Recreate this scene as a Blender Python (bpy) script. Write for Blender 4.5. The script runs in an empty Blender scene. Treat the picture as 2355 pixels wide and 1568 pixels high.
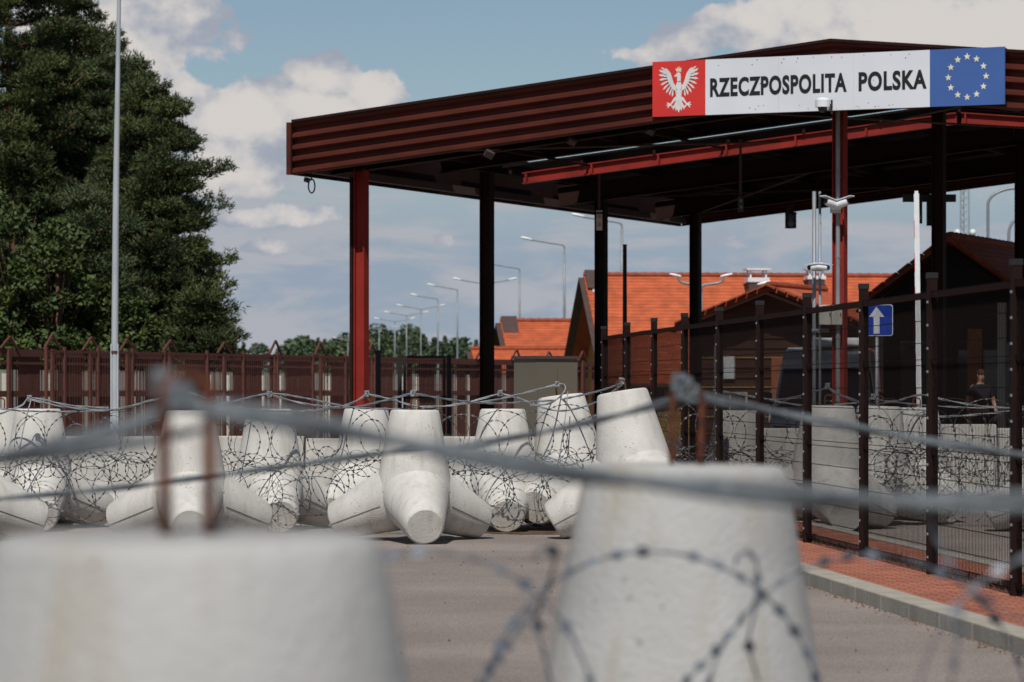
import bpy, math, random
import numpy as np
from mathutils import Vector, Matrix, noise as mnoise
random.seed(7); rng = np.random.default_rng(7)
S = bpy.context.scene
COL = S.collection
PI = math.pi

# ------------------------------------------------------------------ camera
CAMH, F = 1.7, 7400.0
cam = bpy.data.objects.new("camera", bpy.data.cameras.new("camera")); COL.objects.link(cam)
cam.location = (0, 0, CAMH); cam.rotation_euler = (PI/2, 0, 0)
cd = cam.data
cd.sensor_width = 36; cd.lens = 36*F/2355; cd.shift_y = (897-784)/2355
cd.clip_start = .1; cd.clip_end = 6000
cd.dof.use_dof = True; cd.dof.focus_distance = 37; cd.dof.aperture_fstop = 4.0
S.camera = cam
def P(x, y, Z):
    "world point of a sight line at depth Z (x, y in a 2355 px wide picture)"
    return Vector(((x-1177.5)*Z/F, Z, CAMH+(897-y)*Z/F))

# ------------------------------------------------------------------ sky, sun, exposure
SUN_EL, SUN_DIR = math.radians(52), Vector((-.12, -.99))
SUN_DIR.normalize()
w = bpy.data.worlds.new("World"); S.world = w; w.use_nodes = True
nt = w.node_tree; N = nt.nodes; Lk = nt.links
for n in list(N): N.remove(n)
def nd(t, **k):
    n = N.new(t)
    for a, b in k.items(): setattr(n, a, b)
    return n
def mth(op, a, b=None, c=None, clamp=False):
    n = nd('ShaderNodeMath', operation=op, use_clamp=clamp)
    for i, v in enumerate((a, b, c)):
        if v is None: continue
        if isinstance(v, (int, float)): n.inputs[i].default_value = v
        else: Lk.new(v, n.inputs[i])
    return n.outputs[0]
def smooth(v, a, b, lo=0., hi=1.):
    n = nd('ShaderNodeMapRange', interpolation_type='SMOOTHSTEP')
    Lk.new(v, n.inputs[0])
    for i, q in enumerate((a, b, lo, hi)): n.inputs[i+1].default_value = q
    return n.outputs[0]
def mix(f, a, b):
    n = nd('ShaderNodeMix', data_type='RGBA')
    for sock, v in ((n.inputs[0], f), (n.inputs[6], a), (n.inputs[7], b)):
        if isinstance(v, (int, float)): sock.default_value = v
        elif isinstance(v, tuple): sock.default_value = (*v, 1)
        else: Lk.new(v, sock)
    return n.outputs[2]
sky = nd('ShaderNodeTexSky', sky_type='NISHITA', sun_disc=False)
sky.sun_elevation = SUN_EL; sky.sun_rotation = math.atan2(SUN_DIR.x, SUN_DIR.y)
sky.air_density = 1.0; sky.dust_density = .3; sky.ozone_density = 2.5; sky.altitude = 150
tc = nd('ShaderNodeTexCoord'); sx = nd('ShaderNodeSeparateXYZ'); Lk.new(tc.outputs['Generated'], sx.inputs[0])
az = mth('ARCTAN2', sx.outputs[0], sx.outputs[1]); el = mth('ARCSINE', sx.outputs[2])
def fbm(sx_, sy_, scale, det, off, dist=0.):
    c = nd('ShaderNodeCombineXYZ')
    Lk.new(mth('MULTIPLY', az, sx_), c.inputs[0]); Lk.new(mth('MULTIPLY', el, sy_), c.inputs[1]); c.inputs[2].default_value = off
    n = nd('ShaderNodeTexNoise'); n.inputs['Scale'].default_value = scale; n.inputs['Detail'].default_value = det
    n.inputs['Roughness'].default_value = .56; n.inputs['Distortion'].default_value = dist
    Lk.new(c.outputs[0], n.inputs['Vector']); return n.outputs[0]
n_big = fbm(1, 1.2, 62, 9, 5.3)          # billows of the cumulus
n_soft = fbm(.6, 1.9, 44, 8, 8.4, .4)    # flat layered cloud lower down
n_shade = fbm(1, 1.3, 46, 6, 14.2)
# cumulus heads, as (azimuth, elevation, half width, half height, weight), one unit = 1/7400 radian
heads = [(300,110,200,160,1.15),(425,215,95,110,.85),(590,280,150,90,1.35),(710,262,150,64,1.15),(750,175,84,54,1.3),(862,218,70,54,1.15),(500,330,100,66,.9),
         (535,395,130,66,1.15),(640,500,200,34,.8),(630,566,80,26,.75),(1270,545,60,30,.45),(1010,560,90,24,.4),(1640,560,70,30,.45),(150,30,160,90,.8),
         (1570,105,105,66,1.0),(1730,70,150,80,1.0),(1990,50,320,110,1.35),(2280,85,230,115,1.35),(1470,140,90,40,.7),(760,-20,300,24,.9),(1300,-60,300,40,.5)]
acc = None
for (cx, cy, rx, ry, wt) in heads:
    dx = mth('MULTIPLY', mth('SUBTRACT', az, (cx-1177.5)/F), F/rx)
    dy = mth('MULTIPLY', mth('SUBTRACT', el, (897-cy)/F), F/ry)
    d2 = mth('ADD', mth('MULTIPLY', dx, dx), mth('MULTIPLY', dy, dy))
    g = mth('MULTIPLY', mth('POWER', 2.718, mth('MULTIPLY', d2, -.9)), wt)
    acc = g if acc is None else mth('MAXIMUM', acc, g)
far_cover = smooth(mth('ABSOLUTE', az), .2, .5, 0, .02)
dens = mth('ADD', mth('ADD', acc, far_cover), mth('MULTIPLY', mth('SUBTRACT', n_big, .5), 1.7))
cum = smooth(dens, .38, .53)
lay = mth('MULTIPLY', smooth(n_soft, .40, .60), smooth(el, (897-300)/F, (897-480)/F, 0, .85))
lowhaze = smooth(el, .088, .035, 0, .93)
core = smooth(mth('ADD', mth('MULTIPLY', dens, .55), mth('MULTIPLY', mth('SUBTRACT', n_shade, .5), 2.0)), .06, .66)
ccol = mix(core, (.39,.43,.52), (.76,.72,.69))
skc = nd('ShaderNodeMix', data_type='RGBA', blend_type='MULTIPLY'); skc.inputs[0].default_value = 1
Lk.new(sky.outputs[0], skc.inputs[6]); skc.inputs[7].default_value = (1, 1, 1, 1)
bsky = nd('ShaderNodeBackground'); Lk.new(sky.outputs[0], bsky.inputs[0]); Lk.new(smooth(el, .12, .4, .075, .05), bsky.inputs[1])
bhz = nd('ShaderNodeBackground'); bhz.inputs[0].default_value = (.33,.41,.525,1); bhz.inputs[1].default_value = 1
bly = nd('ShaderNodeBackground'); bly.inputs[0].default_value = (.50,.51,.555,1); bly.inputs[1].default_value = 1
bcl = nd('ShaderNodeBackground'); Lk.new(ccol, bcl.inputs[0]); bcl.inputs[1].default_value = 1
def mxs(f, a, b):
    n = nd('ShaderNodeMixShader'); Lk.new(f, n.inputs[0]); Lk.new(a, n.inputs[1]); Lk.new(b, n.inputs[2]); return n.outputs[0]
s1 = mxs(lowhaze, bsky.outputs[0], bhz.outputs[0]); s2 = mxs(lay, s1, bly.outputs[0]); s3 = mxs(cum, s2, bcl.outputs[0])
wo = nd('ShaderNodeOutputWorld'); Lk.new(s3, wo.inputs[0])

sl = bpy.data.lights.new("sun", 'SUN'); sl.energy = 4.7; sl.angle = math.radians(.5); sl.color = (1, .955, .89)
so = bpy.data.objects.new("sun", sl); COL.objects.link(so)
sd = Vector((SUN_DIR.x*math.cos(SUN_EL), SUN_DIR.y*math.cos(SUN_EL), math.sin(SUN_EL)))
so.rotation_euler = sd.to_track_quat('Z', 'Y').to_euler(); so.location = (20, -20, 60)
S.view_settings.view_transform = 'Standard'; S.view_settings.look = 'None'
S.view_settings.exposure = -.22; S.view_settings.gamma = 1

# ------------------------------------------------------------------ materials
def mat(name, c1, c2=None, rough=.7, metal=0., scale=4., detail=6., bump=0., bscale=None, lo=.35, hi=.65, spec=.4, stretch=(1,1,1), coat=0.):
    m = bpy.data.materials.new(name); m.use_nodes = True
    t = m.node_tree; b = t.nodes['Principled BSDF']
    b.inputs['Roughness'].default_value = rough; b.inputs['Metallic'].default_value = metal
    b.inputs['Specular IOR Level'].default_value = spec; b.inputs['Coat Weight'].default_value = coat
    b.inputs['Base Color'].default_value = (*c1, 1)
    if c2 is None: c2 = tuple(v*.82 for v in c1)
    tcn = t.nodes.new('ShaderNodeTexCoord'); mp = t.nodes.new('ShaderNodeMapping'); mp.inputs['Scale'].default_value = stretch
    t.links.new(tcn.outputs['Object'], mp.inputs[0])
    nz = t.nodes.new('ShaderNodeTexNoise'); nz.inputs['Scale'].default_value = scale; nz.inputs['Detail'].default_value = detail
    t.links.new(mp.outputs[0], nz.inputs['Vector'])
    rp = t.nodes.new('ShaderNodeValToRGB'); rp.color_ramp.elements[0].position = lo; rp.color_ramp.elements[1].position = hi
    rp.color_ramp.elements[0].color = (*c2, 1); rp.color_ramp.elements[1].color = (*c1, 1)
    t.links.new(nz.outputs[0], rp.inputs[0]); t.links.new(rp.outputs[0], b.inputs['Base Color'])
    if bump:
        n2 = t.nodes.new('ShaderNodeTexNoise'); n2.inputs['Scale'].default_value = bscale or scale*6; n2.inputs['Detail'].default_value = 5
        t.links.new(mp.outputs[0], n2.inputs['Vector'])
        bp = t.nodes.new('ShaderNodeBump'); bp.inputs['Strength'].default_value = bump; bp.inputs['Distance'].default_value = .02
        t.links.new(n2.outputs[0], bp.inputs['Height']); t.links.new(bp.outputs[0], b.inputs['Normal'])
    m['ramp'] = rp.name
    return m
def concrete(name, base, stain, pore=.5):
    "cast concrete: cloudy tone, rain streaks down the sides, brown stains and small air holes"
    m = mat(name, base, tuple(v*.80 for v in base), rough=.9, scale=2.6, detail=8, bump=.35, bscale=60, lo=.3, hi=.7, spec=.25)
    t = m.node_tree; b = t.nodes['Principled BSDF']; rp = t.nodes[m['ramp']]
    tcn = [n for n in t.nodes if n.type == 'TEX_COORD'][0]
    mp = t.nodes.new('ShaderNodeMapping'); mp.inputs['Scale'].default_value = (7, 7, .8); t.links.new(tcn.outputs['Object'], mp.inputs[0])
    nz = t.nodes.new('ShaderNodeTexNoise'); nz.inputs['Scale'].default_value = 1.6; nz.inputs['Detail'].default_value = 7; t.links.new(mp.outputs[0], nz.inputs['Vector'])
    mr = t.nodes.new('ShaderNodeMapRange'); mr.inputs[1].default_value = .50; mr.inputs[2].default_value = .74; mr.inputs[4].default_value = .75; t.links.new(nz.outputs[0], mr.inputs[0])
    mx = t.nodes.new('ShaderNodeMix'); mx.data_type = 'RGBA'; t.links.new(mr.outputs[0], mx.inputs[0]); t.links.new(rp.outputs[0], mx.inputs[6]); mx.inputs[7].default_value = (*stain, 1)
    oi = t.nodes.new('ShaderNodeObjectInfo'); va = t.nodes.new('ShaderNodeVectorMath'); vs_ = t.nodes.new('ShaderNodeVectorMath'); vs_.operation = 'SCALE'
    cb = t.nodes.new('ShaderNodeCombineXYZ')
    for q in range(3): t.links.new(oi.outputs['Random'], cb.inputs[q])
    t.links.new(cb.outputs[0], vs_.inputs[0]); vs_.inputs['Scale'].default_value = 37; t.links.new(tcn.outputs['Object'], va.inputs[0]); t.links.new(vs_.outputs[0], va.inputs[1])
    for lk in list(t.links):
        if lk.from_node == tcn and lk.to_node != va: t.links.new(va.outputs[0], lk.to_socket)
    vo = t.nodes.new('ShaderNodeTexVoronoi'); vo.inputs['Scale'].default_value = 22; t.links.new(va.outputs[0], vo.inputs['Vector'])
    n3 = t.nodes.new('ShaderNodeTexNoise'); n3.inputs['Scale'].default_value = 3.5; t.links.new(va.outputs[0], n3.inputs['Vector'])
    m3 = t.nodes.new('ShaderNodeMapRange'); m3.inputs[1].default_value = .48; m3.inputs[2].default_value = .7; m3.inputs[3].default_value = .06; m3.inputs[4].default_value = .24; t.links.new(n3.outputs[0], m3.inputs[0])
    lt = t.nodes.new('ShaderNodeMath'); lt.operation = 'LESS_THAN'; t.links.new(vo.outputs[0], lt.inputs[0]); t.links.new(m3.outputs[0], lt.inputs[1])
    ml = t.nodes.new('ShaderNodeMath'); ml.operation = 'MULTIPLY'; t.links.new(lt.outputs[0], ml.inputs[0]); ml.inputs[1].default_value = pore
    mx2 = t.nodes.new('ShaderNodeMix'); mx2.data_type = 'RGBA'; t.links.new(ml.outputs[0], mx2.inputs[0]); t.links.new(mx.outputs[2], mx2.inputs[6]); mx2.inputs[7].default_value = (.16,.145,.125,1)
    t.links.new(mx2.outputs[2], b.inputs['Base Color'])
    return m
def leafmat(name, c1, c2, scale=.5):
    m = mat(name, c1, c2, rough=.65, scale=scale, detail=4, lo=.38, hi=.62, spec=.3)
    t = m.node_tree; b = t.nodes['Principled BSDF']; rp = t.nodes[m['ramp']]
    g = t.nodes.new('ShaderNodeNewGeometry'); h = t.nodes.new('ShaderNodeHueSaturation')
    mr = t.nodes.new('ShaderNodeMapRange'); mr.inputs[3].default_value = .6; mr.inputs[4].default_value = 1.5
    t.links.new(g.outputs['Random Per Island'], mr.inputs[0]); t.links.new(mr.outputs[0], h.inputs['Value']); t.links.new(rp.outputs[0], h.inputs['Color'])
    t.links.new(h.outputs[0], b.inputs['Base Color'])
    return m
M = dict(
 conc=concrete('concrete_pale', (.62,.605,.57), (.44,.405,.35)),
 conc2=concrete('concrete_barrier', (.50,.485,.45), (.33,.30,.25)),
 seam=mat('mould_seam', (.22,.205,.18), rough=.95),
 rust=mat('rusty_steel', (.15,.042,.014), (.055,.017,.009), rough=.85, scale=30, bump=.5),
 cable=mat('galvanised_cable', (.36,.38,.40), (.22,.235,.25), rough=.5, metal=.3, scale=60, bump=.3),
 cable_near=mat('weathered_cable', (.17,.19,.205), (.10,.115,.13), rough=.65, scale=60, bump=.3, spec=.2),
 conc_grey=concrete('concrete_grey', (.44,.44,.43), (.34,.30,.24)),  # darker, greyer base tone for the two nearest tetrapods
 razor=mat('razor_steel', (.12,.12,.125), (.06,.06,.065), rough=.5, metal=.4, scale=20),
 razor_near=mat('razor_steel_weathered', (.19,.215,.25), (.09,.10,.12), rough=.5, metal=.4, scale=20),
 galv=mat('galvanised_steel', (.27,.29,.31), (.21,.23,.25), rough=.5, metal=.3, scale=3),
 pole_grey=mat('grey_pole_paint', (.44,.47,.50), (.36,.39,.42), rough=.5, metal=.1, scale=6, stretch=(1,1,.3)),
 asphalt=None,
 brick=None,
 kerb=concrete('kerb_concrete', (.40,.37,.315), (.27,.24,.19), .8),
 soil=mat('soil', (.16,.09,.05), (.08,.05,.03), rough=1, scale=9, bump=.6),
 grass=mat('grass_ground', (.09,.12,.04), (.05,.075,.025), rough=1, scale=.6),
 fascia=mat('brown_sheet_metal', (.092,.0185,.011), (.062,.013,.008), rough=.6, scale=2.5, detail=10, spec=.2, stretch=(.5,.5,2)),
 steel_brown=mat('brown_steel', (.024,.009,.007), (.017,.007,.0055), rough=.7, scale=2, spec=.12),  # dark brown, deepened to include the shade under the canopy
 under=mat('roof_underside', (.012,.008,.007), (.008,.006,.0055), rough=.85, scale=2, spec=.08),  # near black: canopy shade put into the base colour
 column=mat('red_brown_column', (.27,.027,.018), (.21,.021,.015), rough=.6, scale=2, spec=.15),
 red_beam=mat('red_beam', (.27,.022,.015), (.18,.016,.012), rough=.5, scale=2),
 fence=mat('brown_fence_steel', (.017,.0065,.0055), (.013,.005,.0045), rough=.7, scale=5, spec=.12),
 fence_rail=mat('brown_fence_rail', (.032,.0115,.0095), (.025,.0095,.008), rough=.85, scale=5, spec=.08),
 fence_mesh=mat('dark_fence_wire', (.009,.0045,.004), (.007,.004,.0035), rough=.8, scale=5, spec=.08),
 board=mat('brown_boards', (.125,.043,.031), (.072,.026,.020), rough=.8, scale=2.2, stretch=(14,14,.35), lo=.3, hi=.7),
 black=mat('black_plastic', (.012,.012,.013), rough=.5),
 cap=mat('post_cap', (.01,.009,.009), rough=.6),
 white=mat('white_paint', (.72,.74,.76), (.64,.66,.68), rough=.4),
 sign_white=mat('sign_white', (.66,.68,.73), (.60,.62,.67), rough=.45, scale=.8),
 sign_red=mat('sign_red', (.62,.035,.028), (.55,.03,.026), rough=.45, scale=1),
 sign_blue=mat('sign_blue', (.052,.118,.345), (.045,.105,.31), rough=.45, scale=1),
 eagle=mat('emblem_white', (.70,.69,.68), rough=.5),
 gold=mat('emblem_gold', (.74,.66,.46), rough=.5),
 star=mat('star_cream', (.74,.70,.56), rough=.5),
 ink=mat('sign_black', (.012,.012,.014), rough=.5),
 road_blue=mat('road_sign_blue', (.012,.055,.42), rough=.35),
 tile=None,
 ochre=mat('ochre_render', (.42,.27,.085), (.36,.23,.07), rough=.9, scale=1.5),
 wood=mat('stained_wood', (.09,.035,.018), (.05,.02,.012), rough=.7, scale=3, stretch=(.4,.4,10)),
 verge=mat('brown_verge', (.075,.045,.04), (.06,.036,.032), rough=.7),
 terracotta=mat('terracotta_plaster', (.36,.12,.06), (.3,.1,.05), rough=.85),
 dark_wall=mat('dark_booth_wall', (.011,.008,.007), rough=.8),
 olive=mat('olive_grey_cabinet', (.135,.118,.088), (.12,.105,.078), rough=.6, scale=1.2),
 glass=mat('dark_glass', (.02,.022,.026), rough=.08, spec=.6),
 van=mat('van_white', (.70,.71,.72), rough=.3, coat=.5),
 rubber=mat('rubber', (.02,.02,.02), rough=.9),
 lamp=mat('lamp_head', (.85,.86,.87), (.78,.79,.8), rough=.35),
 pale=mat('pale_panel', (.55,.53,.47), (.40,.38,.33), rough=.85, scale=1.2, stretch=(3,3,.5)),
 skin=mat('skin', (.48,.26,.18), rough=.6),
 uniform=mat('dark_uniform', (.012,.014,.02), rough=.85, scale=8),
 hair=mat('dark_hair', (.05,.025,.014), rough=.8),
 barrier_red=mat('barrier_red', (.5,.035,.025), rough=.5),
 orange=mat('orange_paint', (.6,.2,.03), rough=.5),
 green=mat('green_paint', (.08,.3,.17), rough=.5),
 bark=mat('pine_bark', (.17,.085,.05), (.075,.045,.03), rough=.95, scale=4, stretch=(3,3,.6), bump=.5),
 pine=leafmat('pine_needles', (.070,.086,.026), (.032,.044,.016), .5),
 pine_b=leafmat('blue_green_needles', (.064,.086,.034), (.030,.046,.020), .5),
 leaf=leafmat('broad_leaves', (.062,.086,.020), (.030,.048,.013), .7),
 far=leafmat('far_wood', (.075,.10,.045), (.05,.075,.04), .05),
)
def make_asphalt():
    m = mat('asphalt', (.275,.234,.21), (.21,.18,.161), rough=.95, scale=.45, detail=10, bump=.5, bscale=55, lo=.38, hi=.62, spec=.2)
    t = m.node_tree; b = t.nodes['Principled BSDF']; rp = t.nodes[m['ramp']]; tcn = [n for n in t.nodes if n.type == 'TEX_COORD'][0]
    nz = t.nodes.new('ShaderNodeTexNoise'); nz.inputs['Scale'].default_value = 70; nz.inputs['Detail'].default_value = 3; t.links.new(tcn.outputs['Object'], nz.inputs['Vector'])
    mr = t.nodes.new('ShaderNodeMapRange'); mr.inputs[1].default_value = .3; mr.inputs[2].default_value = .7; mr.inputs[3].default_value = .6; mr.inputs[4].default_value = 1.4; t.links.new(nz.outputs[0], mr.inputs[0])
    h = t.nodes.new('ShaderNodeHueSaturation'); t.links.new(rp.outputs[0], h.inputs['Color']); t.links.new(mr.outputs[0], h.inputs['Value'])
    t.links.new(h.outputs[0], b.inputs['Base Color']); return m
M['asphalt'] = make_asphalt()
def brickmat(name, c1, c2, mort, bw, bh, ms, scale=1., coord='Object', bump=.4, rough=.85):
    m = mat(name, c1, c2, rough=rough)
    t = m.node_tree; b = t.nodes['Principled BSDF']; tcn = [n for n in t.nodes if n.type == 'TEX_COORD'][0]
    br = t.nodes.new('ShaderNodeTexBrick'); br.inputs['Scale'].default_value = scale
    br.inputs['Brick Width'].default_value = bw; br.inputs['Row Height'].default_value = bh; br.inputs['Mortar Size'].default_value = ms
    br.inputs['Color1'].default_value = (*c1, 1); br.inputs['Color2'].default_value = (*c2, 1); br.inputs['Mortar'].default_value = (*mort, 1)
    t.links.new(tcn.outputs[coord], br.inputs['Vector'])
    nz = t.nodes.new('ShaderNodeTexNoise'); nz.inputs['Scale'].default_value = 2.5; nz.inputs['Detail'].default_value = 7; t.links.new(tcn.outputs['Object'], nz.inputs['Vector'])
    mr = t.nodes.new('ShaderNodeMapRange'); mr.inputs[1].default_value = .3; mr.inputs[2].default_value = .7; mr.inputs[3].default_value = .72; mr.inputs[4].default_value = 1.15; t.links.new(nz.outputs[0], mr.inputs[0])
    h = t.nodes.new('ShaderNodeHueSaturation'); t.links.new(br.outputs[0], h.inputs['Color']); t.links.new(mr.outputs[0], h.inputs['Value'])
    t.links.new(h.outputs[0], b.inputs['Base Color'])
    bp = t.nodes.new('ShaderNodeBump'); bp.inputs['Strength'].default_value = bump; bp.inputs['Distance'].default_value = .01; bp.invert = True
    t.links.new(br.outputs['Fac'], bp.inputs['Height']); t.links.new(bp.outputs[0], b.inputs['Normal'])
    return m
M['brick'] = brickmat('red_pavers', (.47,.165,.098), (.35,.12,.072), (.06,.035,.025), .2, .1, .008)
M['tile'] = brickmat('orange_roof_tiles', (.50,.108,.038), (.46,.098,.035), (.28,.058,.022), 60, .21, .022, coord='UV', bump=.6, rough=.75)

# ------------------------------------------------------------------ mesh builder and scene tree
class MB:
    def __init__(s): s.v = []; s.f = []; s.mi = []; s.uv = None
    def poly(s, pts, mi=0):
        i = len(s.v); s.v += [tuple(p) for p in pts]; s.f.append(tuple(range(i, i+len(pts)))); s.mi.append(mi)
    def box(s, c, size, M3=None, mi=0, bev=0.):
        hx, hy, hz = size[0]/2, size[1]/2, size[2]/2; c = Vector(c)
        i = len(s.v)
        for z in (-hz, hz):
            for x, y in ((-hx,-hy),(hx,-hy),(hx,hy),(-hx,hy)):
                q = Vector((x, y, z)); q = M3 @ q if M3 is not None else q; s.v.append(tuple(c+q))
        for f in ((0,3,2,1),(4,5,6,7),(0,1,5,4),(1,2,6,5),(2,3,7,6),(3,0,4,7)):
            s.f.append(tuple(i+k for k in f)); s.mi.append(mi)
        return s
    def bar(s, a, b, wd, ht, up=(0,0,1), mi=0):
        "rectangular bar from a to b"
        a, b = Vector(a), Vector(b); d = b-a; L = d.length; y = d.normalized(); x = y.cross(Vector(up)).normalized(); z = x.cross(y)
        R = Matrix((x, y, z)).transposed(); s.box((a+b)/2, (wd, L, ht), R, mi); return s
    def tube(s, pts, r, n=6, mi=0, cap=True):
        pts = [Vector(p) for p in pts]; m = len(pts); rs = r if isinstance(r, (list, tuple)) else [r]*m
        prev = None; i0 = len(s.v)
        for k, p in enumerate(pts):
            d = (pts[min(k+1, m-1)]-pts[max(k-1, 0)])
            d = d.normalized() if d.length > 1e-9 else Vector((0,0,1))
            if prev is None:
                a = Vector((0,0,1)) if abs(d.z) < .9 else Vector((1,0,0)); x = d.cross(a).normalized()
            else:
                x = (prev-d*prev.dot(d)); x = x.normalized() if x.length > 1e-6 else d.orthogonal().normalized()
            prev = x; y = d.cross(x)
            for j in range(n):
                t = 2*PI*j/n; s.v.append(tuple(p+(x*math.cos(t)+y*math.sin(t))*rs[k]))
        for k in range(m-1):
            for j in range(n):
                a = i0+k*n+j; b = i0+k*n+(j+1)%n; s.f.append((a, b, b+n, a+n)); s.mi.append(mi)
        if cap:
            s.f.append(tuple(i0+j for j in range(n))[::-1]); s.mi.append(mi)
            s.f.append(tuple(i0+(m-1)*n+j for j in range(n))); s.mi.append(mi)
        return s
    def prism(s, poly, origin, ax, ay, n, depth, mi=0):
        "polygon (2-D) in plane ax, ay, extruded by depth along n"
        o, ax, ay, n = Vector(origin), Vector(ax), Vector(ay), Vector(n)
        i = len(s.v); k = len(poly)
        for dd in (0, depth):
            for (a, b) in poly: s.v.append(tuple(o+ax*a+ay*b+n*dd))
        s.f.append(tuple(range(i, i+k))[::-1]); s.mi.append(mi)
        s.f.append(tuple(range(i+k, i+2*k))); s.mi.append(mi)
        for j in range(k):
            a, b = i+j, i+(j+1) % k; s.f.append((a, b, b+k, a+k)); s.mi.append(mi)
        return s
    def sphere(s, c, r, n=12, m=8, mi=0, sc=(1,1,1), zmin=-1.):
        c = Vector(c); pts = []; rs = []
        i0 = len(s.v)
        for k in range(m+1):
            t = PI*k/m; z = max(-math.cos(t), zmin); q = math.sqrt(max(0, 1-z*z))
            for j in range(n):
                a = 2*PI*j/n; s.v.append((c.x+r*sc[0]*q*math.cos(a), c.y+r*sc[1]*q*math.sin(a), c.z+r*sc[2]*z))
        for k in range(m):
            for j in range(n):
                a = i0+k*n+j; b = i0+k*n+(j+1)%n; s.f.append((a, b, b+n, a+n)); s.mi.append(mi)
        return s
    def build(s, name, mats, parent=None, off=(0,0,0), smooth=False, fix=True):
        me = bpy.data.meshes.new(name); off = Vector(off)
        me.from_pydata([tuple(Vector(v)-off) for v in s.v], [], s.f)
        if not isinstance(mats, (list, tuple)): mats = [mats]
        for m in mats: me.materials.append(m)
        me.polygons.foreach_set('material_index', s.mi)
        me.validate()
        if fix:
            import bmesh
            bm = bmesh.new(); bm.from_mesh(me); bmesh.ops.recalc_face_normals(bm, faces=bm.faces); bm.to_mesh(me); bm.free()
        if smooth: me.polygons.foreach_set('use_smooth', [True]*len(me.polygons))
        o = bpy.data.objects.new(name, me); COL.objects.link(o)
        if parent: o.parent = parent
        return o
def tag(o, label=None, cat=None, group=None, kind=None):
    if label: o['label'] = label
    if cat: o['category'] = cat
    if group: o['group'] = group
    if kind: o['kind'] = kind
    return o
def thing(name, label, cat, loc=(0,0,0), rz=0., group=None):
    o = bpy.data.objects.new(name, None); o.empty_display_size = .2; COL.objects.link(o)
    o.location = loc; o.rotation_euler = (0,0,rz)
    return tag(o, label, cat, group)
def autosmooth(o, ang=35):
    me = o.data
    import bmesh
    bm = bmesh.new(); bm.from_mesh(me)
    for f in bm.faces: f.smooth = True
    for e in bm.edges:
        if len(e.link_faces) != 2 or e.calc_face_angle(9) > math.radians(ang): e.smooth = False
    bm.to_mesh(me); bm.free(); return o
def trimesh(name, V, Fc, material, parent=None):
    "fast mesh from numpy arrays, all faces same size"
    k = Fc.shape[1]; me = bpy.data.meshes.new(name)
    me.vertices.add(len(V)); me.vertices.foreach_set('co', V.astype(np.float32).ravel())
    me.loops.add(Fc.size); me.loops.foreach_set('vertex_index', Fc.astype(np.int32).ravel())
    me.polygons.add(len(Fc)); me.polygons.foreach_set('loop_start', np.arange(0, Fc.size, k, dtype=np.int32))
    me.polygons.foreach_set('loop_total', np.full(len(Fc), k, dtype=np.int32))
    me.update(); me.validate(); me.materials.append(material)
    o = bpy.data.objects.new(name, me); COL.objects.link(o)
    if parent: o.parent = parent
    return o
def copy_tree(o, parent=None):
    c = o.copy(); COL.objects.link(c)
    if parent: c.parent = parent
    for ch in list(o.children): copy_tree(ch, c)
    return c
UP = Vector((0,0,1))

# ------------------------------------------------------------------ ground, road, pavement
b = MB(); b.poly([(-2500,-200,0),(2500,-200,0),(2500,5000,0),(-2500,5000,0)])
tag(b.build('ground', M['grass']), kind='structure')
b = MB(); b.poly([(-11,-15,.004),(60,-15,.004),(60,140,.004),(6,140,.004),(-11,62,.004)])
tag(b.build('road', M['asphalt']), kind='structure')
PHI = math.atan(690.5/F)                       # road direction leans left of the view
RD = Vector((-math.sin(PHI), math.cos(PHI), 0)); RN = Vector((math.cos(PHI), math.sin(PHI), 0))
def R_(d, s, z=0): return RN*d+RD*s+UP*z
rz_road = PHI
def road_mesh(name, mb, material, **k):
    o = mb.build(name, material); o.rotation_euler = (0,0,rz_road); tag(o, **k); return o
b = MB(); b.box((6.2,30,.055), (1.6,70,.11)); road_mesh('pavement', b, M['brick'], kind='structure')
b = MB()
for k in range(70):
    for d in (5.27, 7.09):
        b.box((d, -4+k*1.0, .06), (.24 if d < 6 else .15, .997, .125))
o = road_mesh('kerb', b, M['kerb'], kind='structure')
md = o.modifiers.new('bevel', 'BEVEL'); md.width = .010; md.segments = 2
b = MB()
for q in range(26):
    a = 2*PI*q/26
dp = [(math.cos(2*PI*q/30)*(1+.35*mnoise.noise(Vector((q*.9,1,0)))), math.sin(2*PI*q/30)*(1+.35*mnoise.noise(Vector((q*.9,5,0))))) for q in range(30)]
c = P(1250, 1225, 38.3); b.poly([(c.x+x*.75, c.y+y*.55, .009) for x, y in dp])
tag(b.build('dirt', M['soil']), kind='structure')
# loose grit at the kerb and around the blocks
V = []; Fc = []
for q in range(900):
    if q < 500: p = R_(5.13-abs(rng.normal(0,.05)), 12+rng.random()*30, .006)
    else: p = Vector((rng.uniform(-6,5), rng.uniform(10,42), .006))
    s_ = rng.uniform(.004,.013); i = len(V)
    V += [(p.x-s_,p.y-s_,.004),(p.x+s_,p.y-s_*.6,.004),(p.x+.2*s_,p.y+s_,.004),(p.x,p.y,.004+s_*1.3)]
    Fc += [(i,i+1,i+3),(i+1,i+2,i+3),(i+2,i,i+3)]
tag(trimesh('grit', np.array(V), np.array(Fc), M['soil']), kind='stuff')
# weeds in the joint under the fence
V = []; Fc = []
for q in range(1400):
    p = R_(6.3+rng.normal(0,.06), 14+rng.random()*36, .11); a = rng.random()*2*PI; h_ = rng.uniform(.02,.09); i = len(V)
    dx, dy = math.cos(a)*.006, math.sin(a)*.006; lx, ly = rng.normal(0,.03,2)
    V += [(p.x-dx,p.y-dy,.109),(p.x+dx,p.y+dy,.109),(p.x+lx,p.y+ly,.11+h_)]; Fc.append((i,i+1,i+2))
tag(trimesh('weeds', np.array(V), np.array(Fc), M['leaf']), kind='stuff')

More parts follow.
